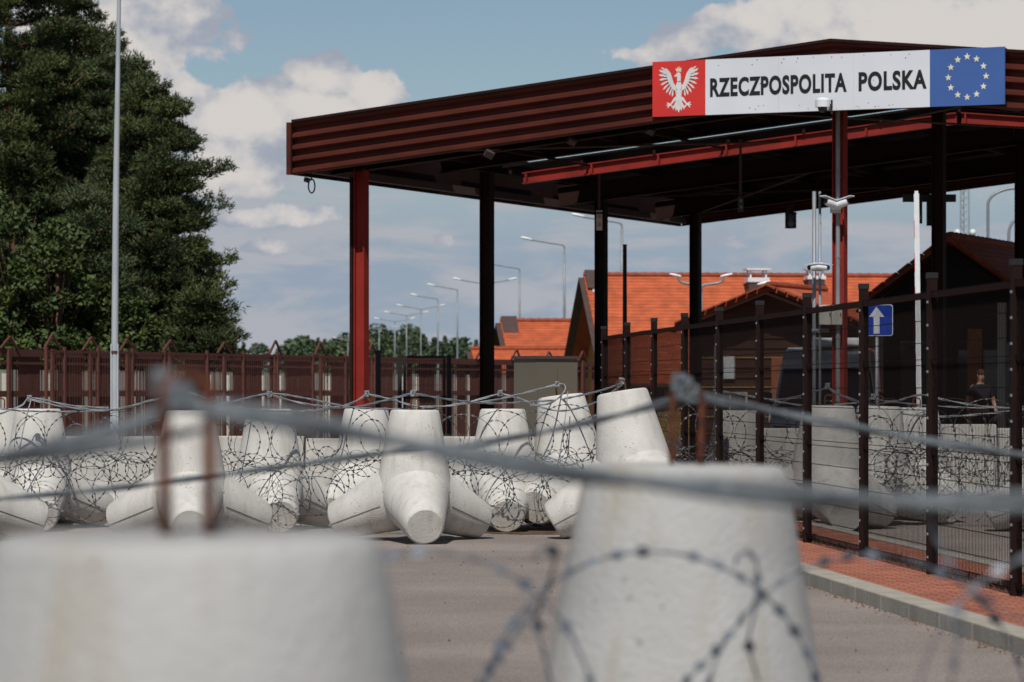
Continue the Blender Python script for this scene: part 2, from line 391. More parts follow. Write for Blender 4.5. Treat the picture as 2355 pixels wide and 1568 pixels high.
# ------------------------------------------------------------------ border canopy
YAW = math.atan(3222/F)
ED = Vector((math.sin(YAW), math.cos(YAW), 0)); EF = Vector((math.cos(YAW), -math.sin(YAW), 0))
C0 = P(678, 402, 59.2); C0.z = 0
WR, DT, ZB, FH, PITCH = 10.35, 20.2, 5.66, .95, .1005
def K(w_, t_, z=0): return C0+EF*w_+ED*t_+UP*z
def rise(w_): return (WR-abs(w_-WR))*PITCH
can = thing('border_canopy', 'long brown metal canopy on steel columns carrying the white sign', 'canopy', tuple(K(WR, DT/2)))
co = Vector(can.location)
def cpart(name, mb, m, label=None, **k):
    o = mb.build(name, m, can, off=co, **k)
    if label: o['label'] = label
    return o
def fascia(t0, out):
    b = MB(); prof = []
    per = .215; n = 4; z = .035
    prof.append((0, -.01)); prof.append((0, .06))
    for k in range(n):
        prof += [(z, .10), (z+.06, .10), (z+.095, .005), (z+.165, .005)]; z += per
    prof += [(FH-.06, .085), (FH-.045, .10), (FH, .10), (FH, -.01)]
    stations = [0, WR, 2*WR]; rows = []
    for w_ in stations:
        rows.append([K(w_, t0+(-d if out < 0 else d), ZB+rise(w_)+zz) for zz, d in prof])
    for a, c in zip(rows, rows[1:]):
        for j in range(len(prof)-1): b.poly([a[j], c[j], c[j+1], a[j+1]])
    return b
cpart('fascia', fascia(0, -1), M['fascia']); cpart('fascia', fascia(DT, 1), M['fascia'])
for w_, sg in ((0,-1),(2*WR,1)):
    b = MB(); b.bar(K(w_+sg*.04, -.1, ZB+FH/2), K(w_+sg*.04, DT+.1, ZB+FH/2), .05, FH); cpart('side_fascia', b, M['steel_brown'])
    b = MB(); b.bar(K(w_-sg*.16, .2, ZB+.12), K(w_-sg*.16, DT-.2, ZB+.12), .16, .14); cpart('gutter', b, M['galv'] if 0 else M['verge'])
    b = MB(); b.bar(K(w_+sg*.07, -.12, ZB+.46+.02), K(w_+sg*.07, -.02, ZB+.46+.02), .09, .96); cpart('corner_trim', b, M['fascia'])
b = MB()
for s0, s1 in ((0, WR), (WR, 2*WR)):
    b.bar(K(s0, -.06, ZB+rise(s0)+FH+.03), K(s1, -.06, ZB+rise(s1)+FH+.03), .16, .05)
cpart('cap_flashing', b, M['steel_brown'])
# roof deck with an open strip over the red beam and small openings along the left edge
b = MB()
def deck(w0, w1, t0, t1, z0=.62, th_=.05):
    segs = [(w0, w1)] if (w1 <= WR or w0 >= WR) else [(w0, WR), (WR, w1)]
    for a, c in segs:
        if 1:
            p = [K(a,t0,ZB+rise(a)+z0), K(c,t0,ZB+rise(c)+z0), K(c,t1,ZB+rise(c)+z0), K(a,t1,ZB+rise(a)+z0)]
            q = [v+UP*th_ for v in p]
            b.poly(p[::-1]); b.poly(q)
            for j in range(4): b.poly([p[j], p[(j+1)%4], q[(j+1)%4], q[j]])
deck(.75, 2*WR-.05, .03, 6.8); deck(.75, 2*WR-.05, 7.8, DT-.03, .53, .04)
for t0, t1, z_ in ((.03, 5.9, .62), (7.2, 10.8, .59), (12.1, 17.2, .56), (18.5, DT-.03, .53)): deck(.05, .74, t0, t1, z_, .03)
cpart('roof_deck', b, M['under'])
def ibeam(b, a, c, dep, wd, th=.02):
    b.bar(a+UP*(dep/2-th/2), c+UP*(dep/2-th/2), wd, th); b.bar(a-UP*(dep/2-th/2), c-UP*(dep/2-th/2), wd, th); b.bar(a, c, .014, dep-2*th)
for t_ in (1.1, 6.0, 12.1, 18.0):
    b = MB()
    for s0, s1 in ((.2, WR), (WR, 2*WR-.2)):
        zz, dd_ = (.49, .22) if t_ == 6.0 else (.24, .42)
        ibeam(b, K(s0, t_, ZB+rise(s0)+zz), K(s1, t_, ZB+rise(s1)+zz), dd_, .2)
    cpart('rafter', b, M['steel_brown'])
b = MB()
for s0, s1 in ((1.15, WR-.05), (WR+.05, 2*WR-1.1)):
    ibeam(b, K(s0, 7.95, ZB+rise(s0)+.27), K(s1, 7.95, ZB+rise(s1)+.27), .23, .15)
    k = int((s1-s0)/1.45)
    for j in range(k+1):
        q = s0+.1+j*1.45; b.bar(K(q, 7.88, ZB+rise(q)+.17), K(q, 7.88, ZB+rise(q)+.37), .03, .1, up=tuple(ED))
cpart('skylight_beam', b, M['red_beam'], 'bright red steel beam lit through the open roof strip')
for k in range(13):
    w_ = .9+k*1.58
    b = MB(); z = ZB+rise(w_)+.545
    for t0, t1, dz in ((.1, 6.75, 0), (7.85, DT-.1, -.09)): b.bar(K(w_, t0, z+dz), K(w_, t1, z+dz), .06, .14)
    cpart('purlin', b, M['steel_brown'])
b = MB()
for w0, t0, w1, t1 in ((8.4,.4,12.6,5.9),(12.6,.4,8.4,5.9),(12.9,.4,17,5.9),(3.2,.4,7.4,5.9),(1.4,12.2,6,17.9),(6,12.2,1.4,17.9),(12.6,12.2,17,17.9)):
    b = MB(); b.tube([K(w0,t0,ZB+rise(w0)+.06), K(w1,t1,ZB+rise(w1)+.06)], .022, 6); cpart('bracing', b, M['verge'])
# sprinkler and cable conduits under the roof
for w_, z_ in ((2.6,.36),(5.5,.33),(15,.36),(17.5,.33)): b = MB(); b.tube([K(w_,.5,ZB+rise(w_)+z_), K(w_,DT-.5,ZB+rise(w_)+z_)], .028, 6); cpart('conduit', b, M['steel_brown'])
for t_ in (3.1, 9.9, 15.0): b = MB(); b.tube([K(.8,t_,ZB+rise(.8)+.42), K(WR,t_,ZB+rise(WR)+.42), K(2*WR-.8,t_,ZB+rise(.8)+.42)], .03, 6); cpart('conduit', b, M['steel_brown'])
def hcol(w_, t_, ztop, m, name='column', sz=.25):
    b = MB(); h2 = sz/2; th = .022
    R = Matrix((EF, ED, UP)).transposed()
    c = K(w_, t_, ztop/2)
    # H section open to the front
    for sg in (-1, 1): b.box(c+EF*sg*(h2-th/2), (th, sz, ztop), R)
    b.box(c-ED*.03, (sz-2*th, .016, ztop), R)
    b.box(K(w_, t_, .06), (.42,.42,.03), R)
    return cpart(name, b, m)
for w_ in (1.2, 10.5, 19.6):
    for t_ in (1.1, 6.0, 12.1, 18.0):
        hcol(w_-(.38 if t_ < 2 else 0), t_, ZB+rise(w_)+(.28 if t_ == 6.0 else .03), M['column'] if t_ < 2 else M['steel_brown'], sz=.215 if t_ < 2 else .225)  # rear columns darker than the red front ones: roof shade put into their colour
b = MB(); b.tube([K(10.15,.9,0), K(10.15,.9,ZB+rise(10.5)+.3)], .038, 10)
for z in (1.2,2.6,4.0,5.4): b.tube([K(10.15,.9,z), K(10.15,.9,z+.05)], .045, 10)
cpart('downpipe', b, M['galv'], smooth=False)
b = MB(); b.bar(K(.67,1.0,0), K(.67,1.0,ZB), .06, .06, up=tuple(ED)); cpart('downpipe', b, M['steel_brown'])
# equipment hanging under the roof
def hanging(name, label, cat, x, y0, y1, Z, wd, box=None, m=M['black'], group=None):
    p0 = P(x, y0, Z); p1 = P(x, y1, Z)
    t = thing(name, label, cat, tuple(p1), group=group)
    b = MB(); b.box((0,0,(p0.z-p1.z)/2), (wd, wd, p0.z-p1.z)); b.build('hanger', M['verge'] if wd < .1 else m, t)
    if box:
        b = MB(); bw, bh = box; b.box((0,-.05,bh/2), (bw,.14,bh)); b.box((0,-.13,bh-.03), (bw*1.1,.06,.02)); o = b.build('housing', m, t)
        for q_ in (.3, .7): b = MB(); b.tube([(0,-.121,bh*q_),(0,-.128,bh*q_)], bw*.32, 12); b.build('lens', M['glass'], t)
    return t
hanging('hanging_bracket', 'long thin brown hanger beside the third left column of the canopy', 'bracket', 1378, 370, 530, 66, .05, (.12,.42), M['verge'])
hanging('hanging_bracket', 'long thin brown hanger dropping below the middle of the red beam', 'bracket', 1703, 320, 487, 63, .05, (.10,.3), M['verge'])
hanging('lane_signal', 'small black lane signal hanging from the rear canopy edge by the twin pole', 'traffic signal', 1818, 470, 525, 72, .14, (.24,.36))
t = thing('lane_signal', 'wide black lane signal hanging from the canopy beside the raised barrier arm', 'traffic signal', tuple(P(2125, 515, 61)))
b = MB(); b.box((.1,0,.49),(1.0,.12,.14)); b.build('hanger', M['black'], t)
b = MB(); b.box((-.1,0,.22),(.12,.14,.42)); b.box((.12,0,.2),(.13,.14,.46)); b.build('housing', M['black'], t)
for q_ in (-.1, .12): b = MB(); b.tube([(q_,-.071,.12),(q_,-.078,.12)],.045,10); b.build('lens', M['glass'], t)
for i,(x, y, lab) in enumerate(((1125,352,'small floodlight under the canopy edge above the second left column'),(1315,322,'small floodlight under the canopy edge between the second and third columns'),(1495,298,'small floodlight under the canopy edge just left of the sign'))):
    t = thing('floodlight', lab, 'floodlight', tuple(P(x, y, 57.6)), group='floodlights under the canopy edge')
    R = Matrix.Rotation(.6, 3, 'X') @ Matrix.Rotation(.5, 3, 'Y')
    b = MB(); b.box((0,0,-.02), (.16,.07,.13), R); b.build('housing', M['verge'], t)
    b = MB(); b.box((0,-.045,-.05), (.13,.012,.1), R); b.build('lens', M['glass'], t)
    b = MB(); b.bar((0,.03,.03), (0,.1,.19), .03, .02); b.build('bracket', M['verge'], t)

# ------------------------------------------------------------------ the country sign on the fascia
sg = thing('border_sign', 'long white country name sign with red eagle panel and blue star panel', 'sign', tuple(K(10.2, -.2, 6.47)))
sgo = Vector(sg.location); SH = .96
def SP(w_, z, d=0.): return K(w_, -.2-d, 6.47+z)
def spanel(name, w0, w1, m):
    b = MB(); b.bar(SP(w0, SH/2, -.02), SP(w1, SH/2, -.02), .04, SH); return b.build(name, m, sg, off=sgo)
pr = spanel('emblem_panel', 7.12, 8.10, M['sign_red']); pw = spanel('name_panel', 8.102, 12.118, M['sign_white']); pb = spanel('star_panel', 12.12, 13.41, M['sign_blue'])
b = MB(); b.bar(SP(7.1,.03,-.08), SP(13.42,.03,-.08), .06, .08); b.bar(SP(7.1,.9,-.08), SP(13.42,.9,-.08), .06, .08); b.build('backing_rail', M['steel_brown'], sg, off=sgo)
for k in range(34):
    b = MB(); q = 8.2+rng.random()*3.85; z = random.choice((.05,.12,.5,.85,.91))+rng.normal(0,.01); b.tube([SP(q,z,.0005),SP(q,z,.004)], rng.uniform(.006,.011), 6)
    b.build('screw', M['verge'], pw, off=sgo)
b = MB()
for q in (9.44, 10.78): b.bar(SP(q,.005,.001), SP(q,.955,.001), .003, .003, up=tuple(ED))
b.build('panel_joint', M['pale'], pw, off=sgo)
def letters(txt, w0, w1, z0, z1, parent):
    cu = bpy.data.curves.new('lettering', 'FONT'); cu.body = txt; cu.extrude = .002; cu.offset = .038; cu.space_character = 1.1; cu.resolution_u = 6
    tmp = bpy.data.objects.new('lettering_curve', cu); COL.objects.link(tmp)
    dg = bpy.context.evaluated_depsgraph_get(); dg.update(); me = bpy.data.meshes.new_from_object(tmp.evaluated_get(dg))
    bpy.data.objects.remove(tmp)
    n = len(me.vertices); c = np.zeros(n*3); me.vertices.foreach_get('co', c); c = c.reshape(-1,3)
    # measure cap height on flat letters
    x0, x1 = c[:,0].min(), c[:,0].max(); y0, y1 = c[:,1].min(), c[:,1].max()
    out = np.zeros_like(c)
    for i in range(n):
        p = SP(w0+(c[i,0]-x0)/(x1-x0)*(w1-w0), z0+(c[i,1]-y0)/(y1-y0)*(z1-z0), .004+c[i,2])-sgo; out[i] = p
    me.vertices.foreach_set('co', out.ravel()); me.update(); me.materials.clear(); me.materials.append(M['ink'])
    o = bpy.data.objects.new('lettering', me); COL.objects.link(o); o.parent = parent; return o
letters('RZECZPOSPOLITA', 8.19, 10.66, .305, .635, pw); letters('POLSKA', 10.87, 12.065, .305, .635, pw)
def starpoly(r, k=.42, rot=PI/2): return [(r*(1 if i%2==0 else k)*math.cos(rot+i*PI/5), r*(1 if i%2==0 else k)*math.sin(rot+i*PI/5)) for i in range(10)]
for k in range(12):
    a = PI/2+k*PI/6; b = MB(); b.prism(starpoly(.062), SP(12.765+.325*math.cos(a), .48+.34*math.sin(a), .002), EF, UP, -ED, .003); b.build('star', M['star'], pb, off=sgo)
# white crowned eagle, built from feather-shaped plates (head turned to the left)
eg = MB()
def ep(pts, d=.002, mb=eg): mb.prism([(x_*.98, y_*1.12) for x_, y_ in pts], SP(7.61, .475, d), EF, UP, -ED, .0015)
def feather(x0, y0, x1, y1, w0_, w1_):
    dx, dy = x1-x0, y1-y0; L = math.hypot(dx, dy); nx, ny = -dy/L, dx/L
    ep([(x0-nx*w0_, y0-ny*w0_), (x0+dx*.75-nx*w1_, y0+dy*.75-ny*w1_), (x1, y1), (x0+dx*.75+nx*w1_, y0+dy*.75+ny*w1_), (x0+nx*w0_, y0+ny*w0_)], .002+rng.random()*.001)
for s_ in (-1, 1):
    # arm of the wing, then the spread feathers
    ep([(s_*.05,.03),(s_*.10,.10),(s_*.15,.24),(s_*.20,.30),(s_*.255,.33),(s_*.245,.27),(s_*.27,.24),(s_*.235,.19),(s_*.19,.09),(s_*.12,.0),(s_*.05,-.04)][::s_])
    for k in range(8):
        f_ = k/7; bx, by = s_*(.225-.11*f_), .235-.225*f_
        ang = math.radians(24-112*f_); L = .165+.035*math.sin(f_*PI)-.03*f_
        feather(bx, by, bx+s_*L*math.cos(ang), by+L*math.sin(ang), .011, .016)
    for k in range(4):
        f_ = k/3; bx, by = s_*(.24-.05*f_), .29-.06*f_; feather(bx, by, bx+s_*.095, by+.05-.09*f_, .01, .012)
    # leg and claw
    ep([(s_*.05,-.12),(s_*.09,-.14),(s_*.16,-.235),(s_*.145,-.25),(s_*.075,-.19),(s_*.03,-.17)][::s_])
    for a in (-40, -5, 30, -130):
        feather(s_*.155, -.24, s_*.155+s_*.085*math.cos(math.radians(a)), -.24+.075*math.sin(math.radians(a))-.01, .010, .011)
ep([(-.06,-.05),(-.055,.05),(-.025,.12),(.03,.12),(.06,.05),(.06,-.05),(.045,-.14),(0,-.19),(-.045,-.14)])
ep([(-.03,.10),(-.03,.19),(-.075,.185),(-.085,.205),(-.05,.225),(-.03,.25),(.005,.255),(.035,.235),(.04,.18),(.035,.10)])
feather(0,-.13,0,-.375,.02,.03)
for s_ in (-1,1):
    feather(s_*.015,-.15,s_*.055,-.35,.014,.022); feather(s_*.02,-.15,s_*.11,-.33,.012,.018); feather(s_*.03,-.25,s_*.115,-.275,.012,.012)
ln = MB()
for s_ in (-1, 1):
    for k in range(7):
        f_ = (k+.5)/7; bx, by = s_*(.205-.10*f_), .225-.215*f_; ang = math.radians(24-112*f_); L = .10
        a_ = (bx+s_*.03*math.cos(ang), by+.03*math.sin(ang)); c_ = (bx+s_*L*math.cos(ang), by+L*math.sin(ang)); nx, ny = -math.sin(ang)*.0045, s_*math.cos(ang)*.0045
        ep([(a_[0]-nx,a_[1]-ny),(c_[0]-nx*.5,c_[1]-ny*.5),(c_[0]+nx*.5,c_[1]+ny*.5),(a_[0]+nx,a_[1]+ny)], .005, ln)
    for k in range(3): ep([(s_*(.02+.012*k),-.02-.03*k),(s_*(.045-.004*k),.0-.03*k),(s_*(.042-.004*k),-.01-.03*k)], .005, ln)
ln.build('feather_lines', M['ink'], pr, off=sgo)
eg.build('eagle_emblem', M['eagle'], pr, off=sgo)
cr = MB()
ep([(-.045,.265),(-.065,.325),(-.035,.30),(-.02,.345),(0,.31),(.012,.352),(.022,.308),(.05,.335),(.045,.262)], .002, cr)
cr.build('crown', M['gold'], pr, off=sgo)
def dome_cam(p):
    t = thing('dome_camera', 'white dome camera on a bracket under the black lettering of the sign', 'camera', tuple(p))
    b = MB(); b.tube([(0,0,-.02),(0,0,.10),(0,0,.14)], [.125,.125,.09], 16); autosmooth(b.build('housing', M['white'], t))
    b = MB(); b.sphere((0,0,-.03), .085, 14, 8); b.build('dome', M['glass'], t, smooth=True)
    b = MB(); b.bar((.02,.02,.02),(.15,.14,.02),.05,.05); b.box((.17,.16,0),(.03,.05,.24)); b.build('bracket', M['black'], t)
dome_cam(K(10.3, -.42, 6.53))
def bullet_cams(name_label, p, sc=1., down=.25, spread=(-1, 1), group=None):
    t = thing('camera_pair', name_label, 'camera', tuple(p), group=group)
    for s_ in spread:
        R = Matrix.Rotation(s_*-.9, 3, 'Z') @ Matrix.Rotation(down, 3, 'X')
        b = MB(); d = R @ Vector((0,-1,0)); a = Vector((s_*.06,-.05,0))*sc; e = a+d*.3*sc
        b.tube([a, a+(e-a)*.1, e-(e-a)*.1, e], [.05*sc,.062*sc,.06*sc,.05*sc], 10); o = autosmooth(b.build('camera_body', M['white'], t))
        c = MB(); c.box((a+e)/2+Vector((0,0,.062*sc))+d*.04*sc, (.13*sc,.36*sc,.012*sc), R); c.build('sun_shield', M['white'], o)
        c = MB(); c.tube([e, e+d*.012*sc], .042*sc, 10); c.build('lens', M['glass'], o)
    b = MB(); b.bar((-.08*sc,0,-.05*sc),(.08*sc,0,-.05*sc),.05*sc,.08*sc); b.bar((0,0,-.02*sc),(0,.16*sc,-.02*sc),.06*sc,.06*sc); b.build('bracket', M['pale'], t)
bullet_cams('two white cameras clamped to the sunlit red column below the sign', K(10.14,.8,4.88), 1.15, -.25)
t = thing('corner_camera', 'dark camera hanging in a round hoop under the left canopy corner', 'camera', tuple(P(713, 425, 59.4)))
b = MB(); b.tube([(.06*math.cos(a*PI/8)+.03,0,.13*math.sin(a*PI/8)-.02) for a in range(17)], .015, 6, cap=False); b.build('hoop', M['black'], t)
b = MB(); b.tube([(-.1,-.05,.1),(-.02,-.02,.08)], [.045,.05], 10); b.build('camera_body', M['verge'], t)
b = MB(); b.tube([(.02,0,.08),(.02,0,.3)], .015, 6); b.build('hanger', M['black'], t)

# ------------------------------------------------------------------ tetrapods
def tetrapod(label, x, y_top, Z, turn=0., tilt=(0.,0.), sc=1., hoop=None, group='concrete tetrapods blocking the road', lift=0., seed=0, vtop=.272, m='conc'):
    """x = screen column of the vertical leg, Z depth of its axis; turn = heading of the front leg (deg, 0 = to the camera, + = right)"""
    zc, Lt = .56, .915
    top = P(x, y_top, Z); s = sc if sc else 1
    b = MB(); NS = 40
    def leg(d, L, r0, r1, seam=True):
        d = Vector(d).normalized(); o = Vector((0,0,zc))
        ts = [0,.25,.5,.75,.97,.99,1.0]
        pts = [o+d*(L*t) for t in ts]; rs = [r0+(r1-r0)*t for t in ts]; rs[-2] = r1-.006; rs[-1] = r1-.02
        b.tube(pts, rs, NS)
        if seam:
            side = d.cross(UP).normalized(); dn = side.cross(d)
            for sg_ in (-1, 1):
                q = []
                for t in (.3,.5,.7,.9,.985):
                    r = r0+(r1-r0)*t; a = side*sg_*.985+dn*(-.17 if dn.z > 0 else .17); q.append(o+d*(L*t)+a.normalized()*(r+.0005))
                b.tube(q, .0055, 5, mi=1)
    leg((0,0,1), Lt, vtop+.165, vtop, False)
    for k in range(3):
        a = math.radians(turn)+k*2*PI/3; de = math.radians(20.5)
        leg((math.sin(a)*math.cos(de), -math.cos(a)*math.cos(de), -math.sin(de)), 1.02, .42, .215)
    R = Matrix.Rotation(math.radians(tilt[0]), 3, 'Y') @ Matrix.Rotation(math.radians(tilt[1]), 3, 'X')
    b.v = [tuple(R @ Vector(v)) for v in b.v]
    zm = min(v[2] for v in b.v)
    o = b.build('tetrapod', [M[m], M['seam']], fix=True)
    autosmooth(o, 30)
    o.scale = (s, s, s)
    tl = R @ Vector((0,0,zc+Lt))
    o.location = (top.x-tl.x*s, Z, -zm*s+lift+.004)
    tag(o, label, 'tetrapod', group)
    # rusty lifting loop cast into the top
    hb = MB(); hw, hh = hoop or (.045, .11)
    aa = math.radians(random.uniform(-25,25)) if hoop is None else 0
    ca, sa = math.cos(aa)*hw, math.sin(aa)*hw
    pts = [(-ca*1.0,-sa,-.04),(-ca*1.04,-sa,hh*.4),(-ca*1.06,-sa,hh*.8)]+[(-ca*1.06*math.cos(k*PI/6),-sa*math.cos(k*PI/6),hh*.84+hw*.75*math.sin(k*PI/6)) for k in range(7)]+[(ca*1.05,sa,hh*.8),(ca*1.03,sa,hh*.4),(ca,sa,-.04)]
    pts = [R @ (Vector(p)+Vector((0,0,zc+Lt))) for p in pts]
    hb.tube(pts, .0088, 8); h = hb.build('lifting_loop', M['rust'], o, smooth=True)
    return o
TET = {}
TET['fl'] = tetrapod('blurred closest tetrapod filling the lower left corner', 430, 1226, 4.60, turn=40, hoop=(.031,.245), vtop=.278, lift=.02, tilt=(0,0), m='conc_grey')
TET['fm'] = tetrapod('blurred near tetrapod right of centre with razor wire in front', 1578, 1075, 8.75, turn=62, hoop=(.038,.215), lift=.012, tilt=(1,0), m='conc_grey')
TET['a'] = tetrapod('sharp tetrapod in the middle with its front leg pointing at the camera', 954, 943, 36.2, turn=9, tilt=(.5,0))
TET['b'] = tetrapod('tetrapod behind the two blurred rusty bars on the left', 436, 965, 36.2, turn=6, tilt=(0,0))
TET['c'] = tetrapod('tetrapod at the left edge showing only its right leg tip', -95, 955, 36.0, turn=-4)
TET['d'] = tetrapod('leaning tetrapod with a tall pale top left of the mesh fence corner', 1431, 906, 36.6, turn=24, tilt=(-9,-3), sc=1.06)
TET['e'] = tetrapod('large tetrapod seen through the mesh fence left of the blue arrow sign', 1906, 925, 38.9, turn=8, tilt=(1,0), sc=1.02, vtop=.30)
TET['g'] = tetrapod('tetrapod at the right edge showing only its left leg tip', 2462, 930, 38.5, turn=16)
TET['h'] = tetrapod('razor wire covered tetrapod behind the mesh fence under the arrow sign', 2022, 935, 40.5, turn=-18, tilt=(2,0))
TET['i'] = tetrapod('tetrapod behind the mesh fence under the raised barrier arm', 2108, 948, 42.0, turn=22)
TET['j'] = tetrapod('tetrapod behind razor wire at left with a dark front disc', 88, 950, 39.3, turn=10)
TET['k'] = tetrapod('pale tetrapod cut by the left picture edge behind the coils', 2, 945, 40.0, turn=-30)
TET['l'] = tetrapod('tetrapod behind razor wire right of the two rusty bars', 620, 938, 39.0, turn=12)
TET['m'] = tetrapod('tetrapod below the sunlit red corner column', 842, 934, 40.2, turn=-22)
TET['n'] = tetrapod('tetrapod behind razor wire just right of the sharp middle one', 1156, 928, 39.2, turn=3)
TET['o'] = tetrapod('bright leaning tetrapod in front of the olive grey cabinet', 1290, 904, 39.4, turn=-28, tilt=(-7,-3), sc=1.05)
TET['p'] = tetrapod('flat topped tetrapod behind the mesh fence right of the blurred wire knot', 1694, 918, 41.0, turn=15, sc=.98)

# ------------------------------------------------------------------ concrete barriers behind them
def barrier(label, x0, x1, y_top, Z, h=None):
    a = P(x0, y_top, Z); c = P(x1, y_top, Z); h = a.z; L = c.x-a.x
    t = MB(); prof = [(-.3,0),(.3,0),(.3,.08),(.18,.3),(.1,h),(-.1,h),(-.18,.3),(-.3,.08)]
    t.prism(prof, (-L/2,0,0), (0,1,0), (0,0,1), (1,0,0), L)
    o = t.build('concrete_barrier', M['conc2']); o.location = ((a.x+c.x)/2, Z, .004)
    md = o.modifiers.new('bevel', 'BEVEL'); md.width = .02; md.segments = 2
    for sg_ in (-.6,.6):
        q = MB(); q.tube([(sg_*L/2*.8,0,h-.02),(sg_*L/2*.8-.03,0,h+.03),(sg_*L/2*.8+.03,0,h+.03),(sg_*L/2*.8+.06,0,h-.02)], .008, 6); q.build('lifting_eye', M['rust'], o)
    return tag(o, label, 'barrier', 'concrete road barriers')
barrier('long concrete barrier left of the two rusty bars', 130, 378, 1004, 46)
barrier('concrete barrier between the pale tetrapods right of the rusty bars', 395, 700, 1003, 46.3)
barrier('concrete barrier between the corner column tetrapod and the razor wire', 704, 880, 1008, 46.2)
barrier('concrete barrier glimpsed right of the sharp middle tetrapod', 1000, 1235, 1004, 46.4)
barrier('concrete barrier seen through the mesh fence below the white van', 1640, 1860, 985, 46)
barrier('higher concrete barrier below the standing officer', 2055, 2290, 976, 46.2)
barrier('lower concrete barrier at the right edge behind the mesh fence', 2294, 2560, 985, 46.4)
barrier('concrete barrier hidden behind the leaning tetrapods at the fence corner', 1870, 2050, 985, 46.1)

# ------------------------------------------------------------------ steel cables strung between the tetrapods
def spline(pts, n=10):
    pts = [Vector(p) for p in pts]; out = []
    for i in range(len(pts)-1):
        p0 = pts[max(i-1,0)]; p1 = pts[i]; p2 = pts[i+1]; p3 = pts[min(i+2, len(pts)-1)]
        for k in range(n):
            t = k/n; out.append(.5*((2*p1)+(p2-p0)*t+(2*p0-5*p1+4*p2-p3)*t*t+(3*p1-p0-3*p2+p3)*t**3))
    out.append(pts[-1]); return out
def cable(label, pts, r=.011, knots=(), group=None, strands=2, m='cable'):
    c = spline([P(*p) for p in pts], 9); b = MB()
    for s_ in range(strands):          # two or three wires twisted together
        q = []; ln = 0
        for i, p in enumerate(c):
            if i: ln += (p-c[i-1]).length
            a = ln*9+s_*2*PI/strands
            q.append(p+Vector((0, math.cos(a), math.sin(a)))*(r*.55 if strands > 1 else 0))
        b.tube(q, r*.62 if strands > 1 else r, 6)
    mid = c[len(c)//2]; o = b.build('steel_cable', M[m], off=c[0], smooth=True); o.location = c[0]
    for (x, y, Z, s_) in knots:        # tangled tie where the cable is wound round the loop
        k = MB(); p = P(x, y, Z)
        for j in range(4):
            ph = rng.uniform(0, 6.28, 3); ax = rng.normal(0, 1, 3)
            pts_ = [p+Vector((math.sin(t*1.1+ph[0])*s_*.8, math.cos(t*1.3+ph[1])*s_*.6, math.sin(t*.9+ph[2])*s_)) for t in np.linspace(0, 9, 36)]
            k.tube(pts_, max(r*.45,.004), 5)
        k.build('knot', M[m], o, off=c[0], smooth=True)
    return tag(o, label, 'cable', group)
cable('thick blurred cable crossing the whole picture from the left knot down to the right', [(385,905,4.62),(470,935,4.6),(700,972,4.58),(1000,1032,4.55),(1300,1085,4.55),(1650,1125,4.55),(1950,1148,4.55),(2250,1156,4.56),(2500,1150,4.58)], .0155, [(380,885,4.62,.017),(415,912,4.6,.016),(400,893,4.65,.019)], m='cable_near')
cable('blurred cable falling from the left knot to the left picture edge', [(400,915,4.62),(330,965,4.6),(180,1012,4.55),(0,1052,4.5),(-150,1080,4.45)], .0125, m='cable_near')
cable('second blurred cable a little below the first at the left edge', [(470,985,4.7),(330,1015,4.75),(160,1042,4.8),(-20,1065,4.85),(-150,1080,4.9)], .0085, m='cable_near')
cable('thin blurred cable rising from lower left to the middle wire knot', [(-150,1160,11.2),(0,1147,11),(250,1124,10.7),(480,1096,10.4),(700,1066,10.1),(900,1040,9.9),(1080,1022,9.6),(1250,993,9.4),(1420,955,9.15),(1570,915,8.85)], .0105, [(1562,880,8.75,.022),(1590,905,8.75,.022)], m='cable_near')
cable('blurred cable from the middle wire knot down to the right edge', [(1575,895,8.75),(1640,918,8.85),(1760,942,8.95),(1950,980,9.0),(2150,1016,9.0),(2370,1048,8.9),(2550,1060,8.8)], .0115, [(1572,892,8.75,.026)], m='cable_near')
# middle distance
gC = 'thin cables strung over the middle tetrapods'
cable('thin cable sagging from the left edge tie to the rusty bars', [(66,917,38.6),(120,930,38.4),(200,941,38),(270,942,37.6),(350,920,37),(438,905,36.2)], .0135, [(68,916,38.6,.034)], gC)
cable('thin cable low across the far left tetrapod tops', [(-60,930,39),(20,942,38.8),(110,946,38.4),(250,943,37.6),(370,916,36.8),(438,902,36.3)], .0115, [], gC)
cable('thin cable rising over the far left tetrapod to its tie', [(-40,962,38.5),(10,948,38.6),(50,932,38.6),(75,915,38.6),(160,932,38.2),(250,938,37.8)], .0115, [], gC)
cable('nearly level thin cable from the rusty bars to the red column', [(436,902,36.2),(520,930,37),(620,945,38),(720,943,39),(800,930,39.8),(844,906,40.2)], .0135, [(844,905,40.2,.034)], gC)
cable('thin cable arching over the tetrapod right of the rusty bars', [(480,936,37.5),(540,922,38.2),(620,905,39),(700,915,38.4),(800,935,37.3),(870,940,36.8),(950,940,36.4)], .0115, [(620,906,39,.034)], gC)
cable('thin cable from the red column tetrapod to the sharp middle one', [(620,907,39),(700,928,39.2),(800,937,38),(880,922,36.8),(952,903,36.2)], .0125, [(950,904,36.2,.034)], gC)
cable('thin cable from the red column tetrapod dipping behind the middle one', [(846,906,40.2),(900,918,39.8),(960,934,39.4),(1040,932,39.2),(1110,916,39.2),(1152,904,39.2)], .0125, [(1150,904,39.2,.034)], gC)
cable('thin cable from the sharp middle tetrapod to the bright leaning one', [(955,905,36.2),(1030,918,36.9),(1120,927,37.8),(1200,925,38.6),(1290,918,39.2),(1380,898,38),(1432,880,36.8)], .0125, [(1430,876,36.8,.034)], gC)
cable('thin looped cable climbing to the hook above the olive grey cabinet', [(1040,930,38.5),(1130,921,38.8),(1220,900,39.2),(1282,884,39.4),(1300,888,39.3),(1292,908,39.2),(1262,928,38.8),(1220,932,38.6)], .0125, [(1282,883,39.4,.03)], gC)
